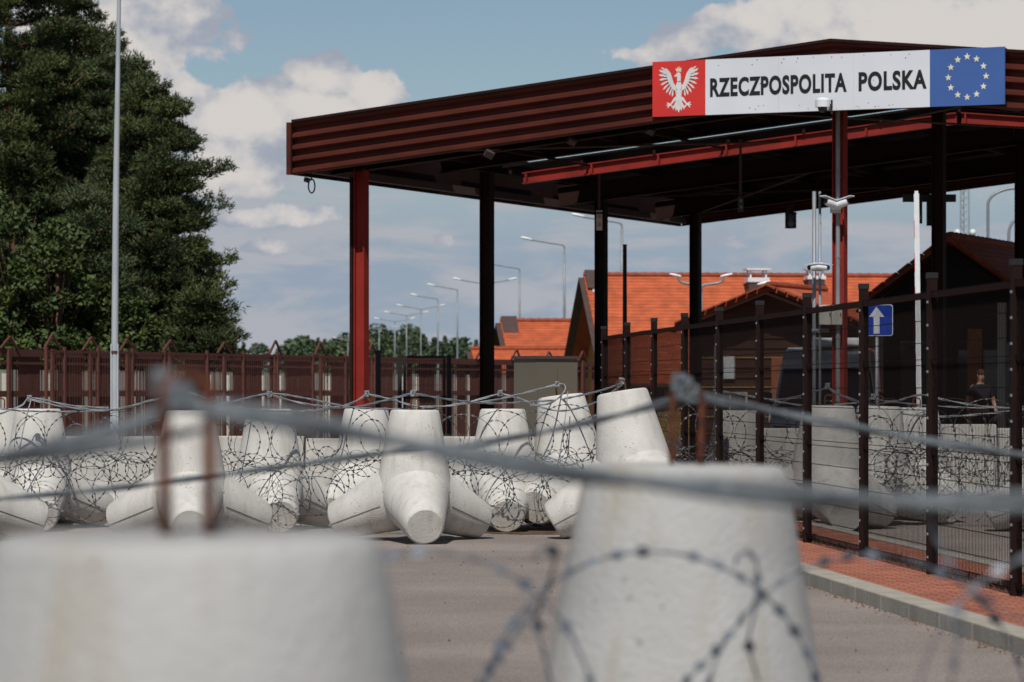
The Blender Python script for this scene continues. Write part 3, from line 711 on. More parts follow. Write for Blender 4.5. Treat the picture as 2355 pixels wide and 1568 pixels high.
cable('thin cable sagging from the second tetrapod to the leaning pale one', [(1155,905,39.2),(1200,918,39),(1250,938,38.6),(1300,944,38.2),(1370,925,37.5),(1430,885,36.8)], .0115, [], gC)
cable('hanging cable end in front of the bright leaning tetrapod', [(1306,900,38.9),(1300,960,38.7),(1288,1040,38.6),(1280,1075,38.6)], .010, [], gC)
cable('hanging cable end in front of the far left tetrapod', [(72,918,38.4),(55,980,38.2),(40,1060,38.1),(22,1130,38)], .012, [], gC)
cable('thin cable behind the mesh fence below the brown booth', [(1640,896,41),(1690,905,41),(1780,922,41),(1860,934,40.5),(1910,932,39.5),(1990,925,39.5)], .0125, [(1640,897,41,.034)], gC)
cable('second thin cable behind the mesh fence running to the big tetrapod', [(1640,900,41),(1720,910,41),(1800,918,40.8),(1906,890,39)], .0115, [(1903,888,38.9,.034)], gC)
cable('thick looping cable from the big tetrapod behind the fence', [(1900,885,38.9),(1920,902,39),(1950,915,39.2),(1985,930,39.6),(1975,948,39.6),(1945,955,39.4)], .016, [(1948,955,39.4,.034)], gC)
cable('thin cable from the arrow sign pole up to the barrier arm', [(1992,932,40.5),(2060,922,41),(2118,908,41.5),(2180,921,41.5),(2260,934,41.5),(2345,936,41.5),(2450,920,41)], .0125, [(2008,912,40.5,.034)], gC)
cable('thin sagging cable low behind the right mesh panels', [(2008,938,40.5),(2080,952,41),(2170,958,41),(2260,952,41),(2350,942,41),(2450,925,41)], .0135, [], gC)
cable('nearly level thin cable across the right mesh panels', [(2000,916,40.5),(2070,926,41),(2160,934,41.4),(2260,938,41.4),(2400,936,41)], .0105, [], gC)
cable('dark hanging cable end at the side of the big tetrapod', [(1948,958,39.3),(1938,1010,39),(1925,1060,38.8)], .011, [], gC)
cable('dark cable hanging down at the right edge barrier', [(2287,1000,44),(2288,1060,43.9),(2290,1120,43.8)], .012, [], gC, m='razor')

# ------------------------------------------------------------------ razor wire
def barb_mesh(V, Fc, p, t, n, L, wd, th):
    "one blade: flat double-pointed plate on the wire"
    i = len(V); u = n
    e = t
    V += [tuple(p-e*L), tuple(p-e*L*.35+u*wd), tuple(p+e*L*.35+u*wd), tuple(p+e*L), tuple(p+e*L*.35-u*wd), tuple(p-e*L*.35-u*wd)]
    Fc.append((i,i+1,i+2,i+3,i+4,i+5))
def razor(label, curves, r, bl, bw, step, material='razor', group=None, loc=None):
    b = MB()
    V, Fc = [], []
    for c in curves:
        b.tube(c, r, 4, cap=False)
        acc_ = 0.
        for i in range(1, len(c)):
            d = c[i]-c[i-1]; L = d.length
            if L < 1e-6: continue
            t = d/L; pos = step-acc_
            while pos <= L:
                p = c[i-1]+t*pos
                n = t.cross(Vector(rng.normal(0,1,3))).normalized()
                barb_mesh(V, Fc, p, t, n, bl, bw, .001); pos += step
            acc_ = (acc_+L) % step
    k = len(b.v); b.v += V; b.f += [tuple(q+k for q in f) for f in Fc]; b.mi += [0]*len(Fc)
    o0 = curves[0][0]
    o = b.build('razor_wire_coil', M[material], off=o0, fix=False); o.location = o0
    return tag(o, label, 'razor wire', group)
def coil(x0, x1, Zp, z, R, pitch, depth, jit, hand=1, n=22, ph=0.):
    "overlapping loops of concertina wire laid along x between world x0 and x1"
    turns = (x1-x0)/pitch; out = []
    for k in range(int(turns*n)):
        th = 2*PI*k/n; x = x0+pitch*th/(2*PI)
        jx = mnoise.noise(Vector((x*1.7, Zp, ph)))*jit; jz = mnoise.noise(Vector((x*2.1, 7+Zp, ph)))*jit
        rr = R*(1+.18*mnoise.noise(Vector((x*3.1, 3, ph))))
        out.append(Vector((x+rr*math.sin(hand*th+ph)+jx, Zp+depth*math.cos(th*.5+ph)+jx*.5, z+rr*math.cos(hand*th+ph)+jz)))
    return out
def X_(x, Z): return (x-1177.5)*Z/F
gR = 'razor wire coils among the middle tetrapods'
razor('upper razor wire coil hanging over the tetrapods left of the leaning pair', [coil(X_(-60,37.9), X_(1400,37.9), 37.9, 1.16, .30, .44, .12, .12, 1, ph=.3), coil(X_(-60,37.9), X_(1400,37.9), 37.8, 1.06, .28, .50, .12, .12, -1, ph=2.1)], .0032, .024, .0105, .07, group=gR)
razor('lower razor wire coil lying against the tetrapods at ground level', [coil(X_(-60,37.7), X_(1400,37.7), 37.7, .52, .36, .40, .16, .16, 1, ph=1.3), coil(X_(-60,37.7), X_(1400,37.7), 37.6, .60, .33, .46, .16, .16, -1, ph=.2), coil(X_(-60,37.7), X_(1400,37.7), 37.5, .42, .34, .62, .16, .2, 1, ph=3.3)], .0032, .024, .0105, .07, group=gR)
razor('upper razor wire coil behind the mesh fence on the right', [coil(X_(1480,39.2), X_(2500,39.2), 40.2, 1.25, .32, .40, .12, .12, 1, ph=.9), coil(X_(1480,39.2), X_(2500,39.2), 40.1, 1.12, .30, .47, .12, .14, -1, ph=2.9)], .0032, .024, .0105, .07, group=gR)
razor('lower tangled razor wire coil behind the mesh fence on the right', [coil(X_(1510,39), X_(2500,39), 39.9, .62, .36, .33, .16, .2, 1, ph=1.9), coil(X_(1990,39), X_(2500,39), 39.8, .72, .33, .3, .16, .2, -1, ph=.6), coil(X_(2050,39), X_(2500,39), 39.9, .45, .36, .36, .16, .2, 1, ph=2.6), coil(X_(1960,39), X_(2500,39), 39.6, .85, .3, .3, .16, .2, -1, ph=1.1)], .0032, .024, .0105, .07, group=gR)
razor('dense band of tangled razor wire along the middle of the left tetrapods', [coil(X_(-40,37.6), X_(560,37.6), 37.5, .80, .17, .15, .1, .14, 1, ph=.4), coil(X_(660,37.6), X_(1390,37.6), 37.5, .82, .15, .17, .1, .14, -1, ph=1.4)], .0028, .022, .009, .065, group=gR)
razor('dense band of tangled razor wire along the middle of the right tetrapods', [coil(X_(1540,40), X_(1860,40), 39.7, .80, .15, .15, .1, .14, 1, ph=.7), coil(X_(1990,40), X_(2500,40), 39.7, .78, .17, .14, .1, .14, -1, ph=2.4)], .0028, .022, .009, .065, group=gR)
# near coil in front of the blurred tetrapod
def arc(cx, cy, Rx, Z, a0, a1, n=40, dz=.0, yaw=0.):
    c = P(cx, cy, Z); R = Rx*Z/F; out = []
    for k in range(n+1):
        a = math.radians(a0+(a1-a0)*k/n); q = Vector((math.sin(a)*R*math.cos(yaw), math.sin(a)*R*math.sin(yaw)+dz*k/n, math.cos(a)*R)); out.append(c+q)
    return out
near = [arc(1497,1660,392,7.0,-150,150), arc(1995,1668,392,7.2,-150,150,yaw=.2), arc(985,1660,392,6.2,-150,150,yaw=-.2), arc(2480,1650,392,5.4,-150,100,yaw=.2),
        spline([P(1690,1300,7.0),P(1700,1274,7.0),P(1728,1275,7.0),P(1742,1310,7.0),P(1736,1400,7.0),P(1722,1480,7.05),P(1745,1568,7.1)],8),
        spline([P(1225,1290,6.5),P(1245,1262,6.5),P(1275,1275,6.5),P(1262,1350,6.6),P(1235,1420,6.7),P(1250,1500,6.7),P(1275,1600,6.7)],8),
        spline([P(1735,1390,7.0),P(1650,1490,6.9),P(1560,1590,6.8),P(1500,1700,6.7)],8), spline([P(1235,1385,6.4),P(1170,1480,6.2),P(1080,1610,6.0)],8),
        spline([P(2215,1385,5.2),P(2200,1480,5.2),P(2185,1600,5.2)],8), spline([P(2140,1200,5.3),P(2200,1320,5.2),P(2300,1400,5.2),P(2400,1450,5.2)],8)]
far_ = [c for c in near if c[0].y > 5.6]; cls_ = [c for c in near if c[0].y <= 5.6]
razor('blurred near razor wire loops in front of the middle foreground tetrapod', far_, .0031, .020, .0125, .056, 'razor_near')
razor('very blurred pale razor wire strands over the kerb at lower right', cls_, .0024, .015, .0085, .05, 'razor_near')

# ------------------------------------------------------------------ mesh fence on the right
DF = 6.19; S0, SPC = 24.4, 2.92
rf = thing('mesh_fence', 'tall brown wire mesh fence with square posts along the brick pavement', 'fence', tuple(R_(DF, S0, .11)), rz_road)
FHt = 2.56
for i in range(-2, 10):
    s = i*SPC
    b = MB(); b.box((0, s, FHt/2), (.08,.08,FHt)); o = b.build('post', M['fence'], rf)
    c = MB(); c.box((0, s, FHt+.02), (.09,.09,.05)); c.build('post_cap', M['cap'], o)
    c = MB()
    for k in range(12): c.box((-.045, s-.02, .15+k*.2), (.012,.035,.02))
    c.build('clip', M['galv'], o)
    if i < 9:
        m_ = MB(); n = int((SPC-.1)/.05)
        for k in range(n+1):
            y = s+.05+k*(SPC-.1)/n; m_.box((-.005, y, 1.22), (.0052,.0052,2.38))
        for k in range(13):
            z = .05+k*.195; m_.box((.001, s+SPC/2, z), (.0065,SPC-.08,.0065))
            if k in (0,5,9,12): m_.box((-.016, s+SPC/2, z+.05), (.006,SPC-.08,.006)); 
        m_.build('mesh_panel', M['fence_mesh'], rf)
        r_ = MB(); r_.box((.0, s+SPC/2, FHt-.15), (.045,SPC-.085,.05)); r_.build('top_rail', M['fence_rail'], rf)

# ------------------------------------------------------------------ left fences
def Lf(f, off=0., z=0.):
    "point on the left fence line, f from 0 (left) to 1 (right)"
    a = P(-30, 897, 68); c = P(1400, 897, 100); a.z = c.z = 0; d = (c-a); n = Vector((-d.y, d.x, 0)).normalized()
    return a+d*f+n*off+UP*z
LA, LC = Lf(0), Lf(1); LD = (LC-LA); LLEN = LD.length; LDn = LD.normalized()
def Lf_x(x):
    "fraction of the fence line seen at picture column x"
    lo, hi = -.3, 1.2
    for _ in range(50):
        m_ = (lo+hi)/2; q = Lf(m_); px = 1177.5+q.x*F/q.y
        if px < x: lo = m_
        else: hi = m_
    return lo
board = thing('board_fence', 'long brown board fence with narrow gaps and pointed posts below the pines', 'fence', tuple(Lf(.5)))
bo = Vector(board.location)
peaks = [14,114,202,287,384,510,628,732,850,1101,1182,1259,1335]
gaps = [(-20,44),(90,150-18),(185,222),(268,290),(295,330),(400,428),(484,536),(603,622),(628,661),(722,762),(800,812),(905,935),(948,962),(1000,1015),(1040,1050),(1070,1082),(1150,1168),(1330,1345),(1352,1362)]
xs = np.arange(-40, 1400, 1.0)
RLF = Matrix((LDn, Vector((-LDn.y, LDn.x, 0)), UP)).transposed()
bb = MB(); x = -40.
HB = 2.60
def in_gap(x): return any(a <= x <= c for a, c in gaps)
f = Lf_x(-40); f_end = Lf_x(1390); bwid = .145
while f < f_end:
    q = Lf(f); px = 1177.5+q.x*F/q.y
    jit = random.uniform(-.03, .03)
    if not in_gap(px):
        bb.box(Lf(f, random.uniform(-.006,.006), 1.28+jit), (bwid*.93, .022, 2.5), RLF)
    else:
        if random.random() < .35: bb.box(Lf(f, 0, 1.28), (.022, .022, 2.5), RLF)
    f += bwid/LLEN
bb.build('boards', M['board'], board, off=bo)
for z, hgt in ((2.50,.16), (1.62,.13), (2.28,.06), (.3,.12)):
    r_ = MB(); r_.bar(Lf(Lf_x(-40), -.03, z), Lf(f_end, -.03, z), .05, hgt); r_.build('rail', M['board'], board, off=bo)
for x in peaks:
    f = Lf_x(x); q = MB(); q.box(Lf(f, -.07, 1.3), (.10,.07,2.6), RLF)
    o = q.build('post', M['board'], board, off=bo)
    q = MB(); c = Lf(f, -.07, 2.60)
    jx_ = random.uniform(-.05,.05); jz_ = random.uniform(-.04,.05)
    for s_ in (-1, 1): q.bar(c+LDn*s_*.34+UP*-.02, c+LDn*jx_+UP*(.28+jz_), .045, .045, up=tuple(LDn))
    q.build('pointed_cap', M['board'], o, off=bo)
# brown wire fence standing in front of the boards
mf = thing('wire_fence', 'thin brown wire fence standing in front of the board fence', 'fence', tuple(Lf(.4,-1.2)))
mo = Vector(mf.location)
px_posts = [-5,38,116,197,272,372,457,537,620,697,765,840]
for a, c in zip(px_posts, px_posts[1:]):
    fa, fc = Lf_x(a), Lf_x(c); q = MB()
    q.bar(Lf(fa,-1.2,0), Lf(fa,-1.2,2.62), .06, .06, up=tuple(LDn)); q.build('post', M['board'], mf, off=mo)
    q = MB(); L = (fc-fa)*LLEN; n = int(L/.10)
    for k in range(1, n): q.box(Lf(fa+(fc-fa)*k/n, -1.2, 1.25), (.007,.007,2.5), RLF)
    for k in range(7): q.bar(Lf(fa,-1.2,.1+k*.4), Lf(fc,-1.2,.1+k*.4), .008, .010)
    q.bar(Lf(fa,-1.2,2.52), Lf(fc,-1.2,2.52), .03, .05)
    q.build('mesh_panel', M['board'], mf, off=mo)
# pale yard wall and parked trailer seen through the gaps
q = MB(); a, c = Lf(-.1, 2.2, 0), Lf(.97, 2.2, 0); q.bar(a+UP*1.08, c+UP*1.08, .2, 2.16)
for k in range(40): q.bar(a+(c-a)*(k/40)+Vector((.1,-.2,1.05)), a+(c-a)*(k/40)+Vector((.1,-.16,1.05)), .14, 2.06)
tag(q.build('yard_wall', M['pale'], off=a), 'pale panelled wall glimpsed through the gaps of the board fence', 'wall').location = a
t = thing('loader', 'small orange machine glimpsed through a gap in the board fence', 'loader', tuple(Lf(Lf_x(516), 1.1)), math.atan2(LD.y, LD.x))
t.scale = (.8,.8,.8)
for nm, c_, s_, m_ in (('chassis',(0,0,.75),(1.1,.7,.5),'orange'),('cab',(.1,0,1.35),(.55,.6,.75),'glass'),('cab_roof',(.1,0,1.75),(.62,.66,.06),'orange'),('bucket',(-.75,-.1,.6),(.4,.8,.4),'verge')):
    q = MB(); q.box(c_, s_); o = q.build(nm, M[m_], t); md = o.modifiers.new('bevel','BEVEL'); md.width = .04; md.segments = 2
for x_ in (-.4,.4):
    for y_ in (-.38,.38):
        q = MB(); q.tube([(x_,y_-.1,.32),(x_,y_+.1,.32)], .32, 16); q.build('wheel', M['rubber'], t)

# gate by the corner column
g = thing('wire_gate', 'black framed wire gate between two dark posts right of the red corner column', 'gate', tuple(P(976, 897, 66))); g.location.z = 0
go = Vector(g.location); GW = 2*50*66/F/2; GH = 2.42
for x_ in (-GW-.06, GW+.06):
    q = MB(); q.box((x_,0,GH/2), (.09,.09,GH)); q.build('post', M['cap'], g)
q = MB()
for z in (.12, 1.55, GH-.04): q.box((0,0,z), (2*GW-.02,.045,.05))
for x_ in (-GW+.04, GW-.04): q.box((x_,0,1.2), (.05,.045,2.3))
fr = q.build('frame', M['cap'], g)
q = MB()
for k in range(20): q.box((-GW+.06+k*(2*GW-.12)/19,.005,1.25), (.006,.006,2.2))
for k in range(9): q.box((0,-.003,.3+k*.25), (2*GW-.1,.006,.006))
q.build('mesh_panel', M['fence'], fr)
for x, zt in ((870,2.45),):
    q = MB(); p = P(x, 897, 64); q.box((0,0,zt/2), (.10,.10,zt)); q.box((0,0,zt+.02), (.12,.12,.05)); o = q.build('fence_post', M['cap']); o.location = (p.x, p.y, 0); tag(o, 'lone black square post between the red corner column and the wire gate', 'post')
q = MB(); q.box((0,0,.6), (.42,.05,.75)); q.box((0,.04,.2), (.05,.05,.4)); o = q.build('notice_board', M['green']); p = Lf(Lf_x(910), 1.2); o.location = (p.x, p.y, 0.9); tag(o, 'small green board seen behind the fence left of the gate', 'board')

# olive cabinet
t = thing('equipment_cabinet', 'flat topped olive grey steel cabinet left of the brown booth fence', 'cabinet', tuple(P(1255, 897, 52)), .62); t.location.z = 0
q = MB(); q.box((0,0,1.1), (.82,.62,2.2)); q.build('body', M['olive'], t)
q = MB(); q.box((0,0,2.225), (.88,.68,.05)); q.build('lid', M['verge'], t)
q = MB(); q.box((-.2,-.318,1.1), (.38,.012,1.9)); q.box((.2,-.318,1.1), (.38,.012,1.9)); dd = q.build('door', M['olive'], t)
q = MB(); q.box((.04,-.335,1.2), (.025,.025,.14)); q.build('handle', M['black'], dd)

# ------------------------------------------------------------------ houses behind
def roof_quad(mb, pts, uvs, mi=0): mb.poly(pts, mi); mb.uvs = getattr(mb, 'uvs', []) + list(uvs)
def hall(name, label, apex, L, half, drop, psi, wall_h, ov=.5, chim=(), gablet=True):
    "gabled hall with tiled roof: apex = left end of the ridge; psi = heading of the ridge"
    ex = Vector((math.cos(psi), math.sin(psi), 0)); ey = Vector((-math.sin(psi), math.cos(psi), 0)); base = Vector((apex.x, apex.y, 0)); zr = apex.z
    t = thing(name, label, 'building', tuple(base+ex*L/2))
    off = Vector(t.location)
    def A(u, v_, z): return base+ex*u+ey*v_+UP*z
    rf_ = []
    b = MB(); uv = []
    sl = math.hypot(half, drop); th = .12
    for sg_ in (-1, 1):
        p = [A(0,0,zr), A(L,0,zr), A(L,sg_*half,zr-drop), A(0,sg_*half,zr-drop)]
        b.poly(p); uv += [(0,0),(L,0),(L,sl),(0,sl)]
        q = [v_-UP*th for v_ in p]
        b.poly(q[::-1]); uv += [(0,0)]*4
        for j in (1,2,3): b.poly([p[j], p[(j+1)%4], q[(j+1)%4], q[j]]); uv += [(0,0)]*4
    o = b.build('roof', M['tile'], t, off=off, fix=False)
    ul = o.data.uv_layers.new(name='UVMap')
    for i, (u_, v_) in enumerate(uv): ul.data[i].uv = (u_, v_)
    r_ = MB(); 
    for k in range(int(L/.33)): r_.tube([A(k*.33,0,zr+.02), A(k*.33+.32,0,zr+.035)], [.09,.10], 8)
    r_.build('ridge_tile', M['tile'], o, off=off)
    for u_ in (-.03, L+.03):
        for sg_ in (-1, 1): v = MB(); v.bar(A(u_,0,zr-.10), A(u_,sg_*(half+.05),zr-drop-.13), .05, .30, up=tuple(ex)); v.build('verge_board', M['verge'], t, off=off)
    hw = half-ov
    wl = MB(); zt = zr-drop*(hw/half)-.12
    pts = [(-hw,0),(hw,0),(hw,zt),(0,zr-.14),(-hw,zt)]
    wl.prism(pts, A(ov+.2,0,0), ey, UP, ex, L-2*ov-.4); wl.build('wall', M['ochre'], t, off=off)
    wn = MB(); 
    for k in range(int(L/2.4)):
        w1 = MB(); c = A(1.6+k*2.4, -hw-.012, zt-.75); w1.box(c, (1.0,.03,.9), Matrix((ex,ey,UP)).transposed()); w2 = w1.build('window', M['verge'], t, off=off)
        w1 = MB(); c = A(1.6+k*2.4, -hw-.03, zt-.75); w1.box(c, (.86,.02,.76), Matrix((ex,ey,UP)).transposed()); w1.build('pane', M['glass'], w2, off=off)
    w1 = MB(); w1.box(A(ov+.185, -.9, zt-.1), (.03,.5,1.0), Matrix((ex,ey,UP)).transposed()); w1.build('window', M['verge'], t, off=off)
    w1 = MB(); w1.box(A(ov+.185, .9, zt-.1), (.03,.5,1.0), Matrix((ex,ey,UP)).transposed()); w1.build('window', M['verge'], t, off=off)
    for (u_, v_, hgt, wd) in chim:
        c_ = MB(); zc_ = zr-drop*abs(v_)/half; c_.box(A(u_,v_,zc_+hgt*.2), (wd,wd,hgt*.8), Matrix((ex,ey,UP)).transposed()); cc = c_.build('chimney', M['verge'], t, off=off)
        c_ = MB(); c_.box(A(u_,v_,zc_+hgt*.68), (wd*1.12,wd*1.12,hgt*.16), Matrix((ex,ey,UP)).transposed())
        for s1 in (-1,1):
            for s2 in (-1,1): c_.box(A(u_+s1*wd*.4,v_+s2*wd*.4,zc_+hgt*.9), (.06,.06,hgt*.3), Matrix((ex,ey,UP)).transposed())
        c_.box(A(u_,v_,zc_+hgt*1.06), (wd*1.25,wd*1.25,.06), Matrix((ex,ey,UP)).transposed()); c_.build('cowl', M['white'], cc, off=off)
    if gablet:
        g_ = MB(); z0 = zr+.12
        for sg_ in (-1,1): g_.bar(A(.35,0,z0+.05), A(.35,sg_*.85,z0-.62), .08, .62, up=tuple(ex))
        g_.build('ridge_hood', M['verge'], t, off=off)
        g_ = MB()
        for sg_ in (-1,1): g_.box(A(.4,sg_*.9,z0-.7), (.4,.14,.10), Matrix((ex,ey,UP)).transposed())
        g_.build('hood_flashing', M['white'], t, off=off)
    gt = MB(); gt.tube([A(.1,-half-.05,zr-drop-.12), A(L-.1,-half-.05,zr-drop-.12)], .07, 8); gt.build('gutter', M['verge'], t, off=off)
    return t
hall('customs_hall', 'long customs hall with an orange tiled roof behind the canopy columns', P(1342, 633, 116), 20, 5.6, 3.9, .115, 2.5, chim=((6.1,-1.25,1.0,.7),(8.3,-.9,.8,.6)))
hall('customs_house', 'lower orange roofed house left of the big customs hall', P(1150, 738, 128), 8, 4.0, 2.2, .115, 2.0)
hall('far_shed', 'small low orange roof peeking above the fence by the second column', P(1083, 803, 122), 4, 2.0, .9, .115, 1.5, gablet=False)

# booths under and behind the canopy
def booth(name, label, apex, a, drop, depth, wallm, roofm=M['tile'], extras=True):
    t = thing(name, label, 'booth', (apex.x, apex.y, 0)); off = Vector(t.location)
    base = Vector((apex.x, apex.y, 0)); zr = apex.z
    def A(u, v_, z): return base+EF*u+ED*v_+UP*z
    b = MB(); uv = []; sl = math.hypot(a, drop)
    for sg_ in (-1,1):
        p = [A(0,0,zr), A(0,depth,zr), A(sg_*a,depth,zr-drop), A(sg_*a,0,zr-drop)]; b.poly(p); uv += [(0,0),(depth,0),(depth,sl),(0,sl)]
        q = [v_-UP*.1 for v_ in p]; b.poly(q[::-1]); uv += [(0,0)]*4
        for j in range(4): b.poly([p[j],p[(j+1)%4],q[(j+1)%4],q[j]]); uv += [(0,0)]*4
    o = b.build('roof', roofm, t, off=off, fix=False); ul = o.data.uv_layers.new(name='UVMap')
    for i, q in enumerate(uv): ul.data[i].uv = q
    r_ = MB()   # stepped tile edge along the front verge and ridge
    for sg_ in (-1,1):
        n = int(sl/.3)
        for k in range(n):
            f0, f1 = k/n, (k+.85)/n; r_.bar(A(sg_*a*f0,-.02,zr-drop*f0+.03), A(sg_*a*f1,-.02,zr-drop*f1+.015), .2, .04)
    for k in range(int(depth/.35)): r_.tube([A(0,k*.35,zr+.03),A(0,k*.35+.33,zr+.045)],[.08,.09],8)
    r_.build('ridge_tile', roofm, o, off=off)
    for sg_ in (-1,1): v = MB(); v.bar(A(0,-.05,zr-.2), A(sg_*(a+.03),-.05,zr-drop-.2), .05, .2, up=tuple(ED)); v.build('verge_board', M['steel_brown'], t, off=off)
    hw = a-.35; zt = zr-drop*hw/a-.12
    wl = MB(); wl.prism([(-hw,0),(hw,0),(hw,zt),(0,zr-.14),(-hw,zt)], A(0,.6,0), EF, UP, ED, depth-1.2); wl.build('wall', wallm, t, off=off)
    return t, A, off
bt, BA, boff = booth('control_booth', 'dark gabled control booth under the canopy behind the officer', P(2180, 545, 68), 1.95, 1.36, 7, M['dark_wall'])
RB = Matrix((EF, ED, UP)).transposed()
q = MB(); q.box(BA(.55,.57,2.0), (.95,.05,1.1), RB); wi = q.build('window', M['glass'], bt, off=boff)
q = MB(); q.box(BA(-.75,.57,1.7), (.9,.05,2.1), RB); wi = q.build('window', M['glass'], bt, off=boff)
q = MB(); q.box(BA(1.02,.55,2.1), (.17,.08,2.9), RB); q.build('door_frame', M['pale'], bt, off=boff, )
q = MB(); q.box(BA(1.3,.56,1.6), (.4,.05,2.2), RB); q.build('door', M['glass'], bt, off=boff)
q = MB(); q.box(BA(.45,.5,1.7), (.3,.1,2.6), RB); q.build('pillar', M['terracotta'], bt, off=boff)
b2, BA2, boff2 = booth('wooden_booth', 'lower wooden booth with an orange gable roof behind the mesh fence', P(1765, 657, 84), 2.6, .98, 5, M['wood'])
for k in range(9):
    q = MB(); q.box(BA2(0,.575,1.0+k*.26), (4.2,.03,.03), RB); q.build('wall_batten', M['wood'] if k%3 else M['ochre'], b2, off=boff2)
q = MB(); q.box(BA2(.12,.52,2.0), (.34,.12,1.1), RB); q.build('pillar', M['terracotta'], b2, off=boff2)
q = MB(); q.box(BA2(-1.25,.55,2.3), (.30,.08,.6), RB); q.build('switch_box', M['white'], b2, off=boff2)
q = MB(); q.tube([BA2(-1.6,.5,.2),BA2(-1.6,.5,3.2)], .06, 8); q.build('downpipe', M['galv'], b2, off=boff2)
for k in range(3):
    q = MB(); q.box(BA2(-1.0+k*1.1,.565,1.25), (.5,.04,.8), RB); w_ = q.build('window', M['pale'], b2, off=boff2)
    q = MB(); q.box(BA2(-1.0+k*1.1,.54,1.25), (.4,.03,.7), RB); q.build('pane', M['glass'], w_, off=boff2)
isl = MB(); isl.box((0,0,.17), (2.2,9,.34)); o = isl.build('island', M['kerb']); o.location = tuple(P(2235,897,68)); o.location.z = 0; o.rotation_euler = (0,0,-YAW); tag(o, kind='structure')
md = o.modifiers.new('bevel','BEVEL'); md.width = .03

# ------------------------------------------------------------------ poles, lamps, road sign, barrier arm
fp = thing('flagpole', 'tall grey steel pole standing between two short plates at left', 'pole', tuple(P(264, 897, 52))); fp.location.z = 0
zt = CAMH+(897+60)*52/F
q = MB(); q.tube([(0,0,.8),(0,0,2.45),(.02,0,5),(.075,0,zt)], [.058,.056,.05,.03], 16); autosmooth(q.build('pole', M['pole_grey'], fp))
q = MB(); 
for s_ in (-1,1): q.box((s_*.052,0,1.2), (.024,.12,2.5))
q.box((0,.05,1.0),(.08,.02,1.2)); q.build('hinge_plate', M['pole_grey'], fp)
q = MB(); q.box((0,-.01,2.32), (.10,.13,.03)); q.build('hinge_bolt', M['rust'], fp)
def lamp_proto(kind):
    arms = (-1, 1) if kind == 'double' else (-1,)
    return arms
def street_lamp(label, x, y, Z, kind, h=9., arm=1.7, mir=1, hs=.62):
    zt = CAMH+(897-y)*Z/F; p = P(x, y, Z)
    t = thing('street_lamp', label, 'street lamp', (p.x, Z, 0), group='grey street lamps')
    q = MB(); q.tube([(0,0,0),(0,0,2.5),(0,0,zt*.6),(0,0,zt-.25)], [.11,.085,.07,.055], 10); q.build('pole', M['galv'], t, smooth=True)
    for s_ in ((-1,1) if kind == 'double' else (-1*mir,)):
        q = MB(); q.tube(spline([(0,0,zt-.3),(0,0,zt-.12),(s_*.12,0,zt),(s_*.6,0,zt+.08),(s_*arm,0,zt+.26)],6), .042, 8); o = q.build('arm', M['galv'], t, smooth=True)
        q = MB(); a = Vector((s_*(arm-.1),0,zt+.26)); d = Vector((s_*1,0,.28)).normalized()
        q.tube([a, a+d*.12*hs*1.2, a+d*.5*hs*1.2, a+d*.78*hs*1.2, a+d*.84*hs*1.2], [.05*hs,.11*hs,.13*hs,.10*hs,.03*hs], 10); q.v = [(v[0],v[1]*1.3,(v[2]-a.z)*.8+a.z) for v in q.v]
        q.build('lamp_head', M['lamp'], o, smooth=True)
    return t
street_lamp('single street lamp in front of the big orange roof left end', 1298, 563, 161, 'single')
street_lamp('single street lamp right of the second canopy column', 1195, 617, 193, 'single')
street_lamp('twin street lamp half hidden behind the second canopy column', 1115, 652, 219, 'double')
street_lamp('single street lamp left of the second canopy column', 1052, 665, 233, 'single')
street_lamp('single street lamp second left of the second canopy column', 1007, 687, 257, 'single')
street_lamp('twin street lamp third in the far row above the gate', 968, 710, 289, 'double')
street_lamp('twin street lamp fourth in the far row above the gate', 935, 725, 314, 'double')
street_lamp('twin street lamp nearest the red corner column on its right', 908, 739, 342, 'double')
street_lamp('tiny far street lamp just right of the red corner column', 872, 757, 395, 'double')
street_lamp('tiny far street lamp just left of the red corner column', 800, 782, 470, 'double')
street_lamp('smallest far street lamp left of the red corner column', 775, 808, 560, 'double')
street_lamp('single street lamp whose arm hides behind the third canopy column', 1430, 512, 140, 'single')
street_lamp('low twin street lamp behind the fourth canopy column against the orange roof', 1612, 655, 100, 'double', arm=.7, hs=.4)
street_lamp('low street lamp with a white head before the wooden booth', 1720, 676, 88, 'single', arm=.35, mir=-1, hs=.4)
for (x, y, Z, ex_, lab) in ((2272,470,95,70,'tall curved arm lamp by the right canopy column'),(2320,540,95,25,'short curved arm lamp at the right edge')):
    p = P(x, y, Z); e = P(x+ex_, y-38, Z); t = thing('curved_lamp', lab, 'street lamp', (p.x, Z, 0), group='curved arm lamps on the right')
    zt = p.z; dx = e.x-p.x; dz = e.z-p.z
    q = MB(); q.tube([(0,0,0),(0,0,zt)]+[(dx*(1-math.cos(k*PI/16)),0,zt+dz*math.sin(k*PI/16)) for k in range(1,9)]+[(dx*1.5,0,zt+dz*1.02)], .045, 8); q.build('pole', M['galv'], t, smooth=True)
    q = MB(); q.tube([(dx*1.5,0,zt+dz*1.02),(dx*1.5+.5,0,zt+dz)], [.09,.06], 8); q.build('lamp_head', M['lamp'], t)
q = MB(); p = P(1437, 897, 70); ztop = CAMH+(897-565)*70/F; q.tube([(0,0,0),(0,0,ztop)], [.06,.042], 12); q.tube([(0,0,ztop),(0,0,ztop+.03)], .05, 12); o = q.build('dark_pole', M['black'], smooth=False); o.location = (p.x, p.y, 0); tag(o, 'short black tapered pole right of the third canopy column', 'pole')
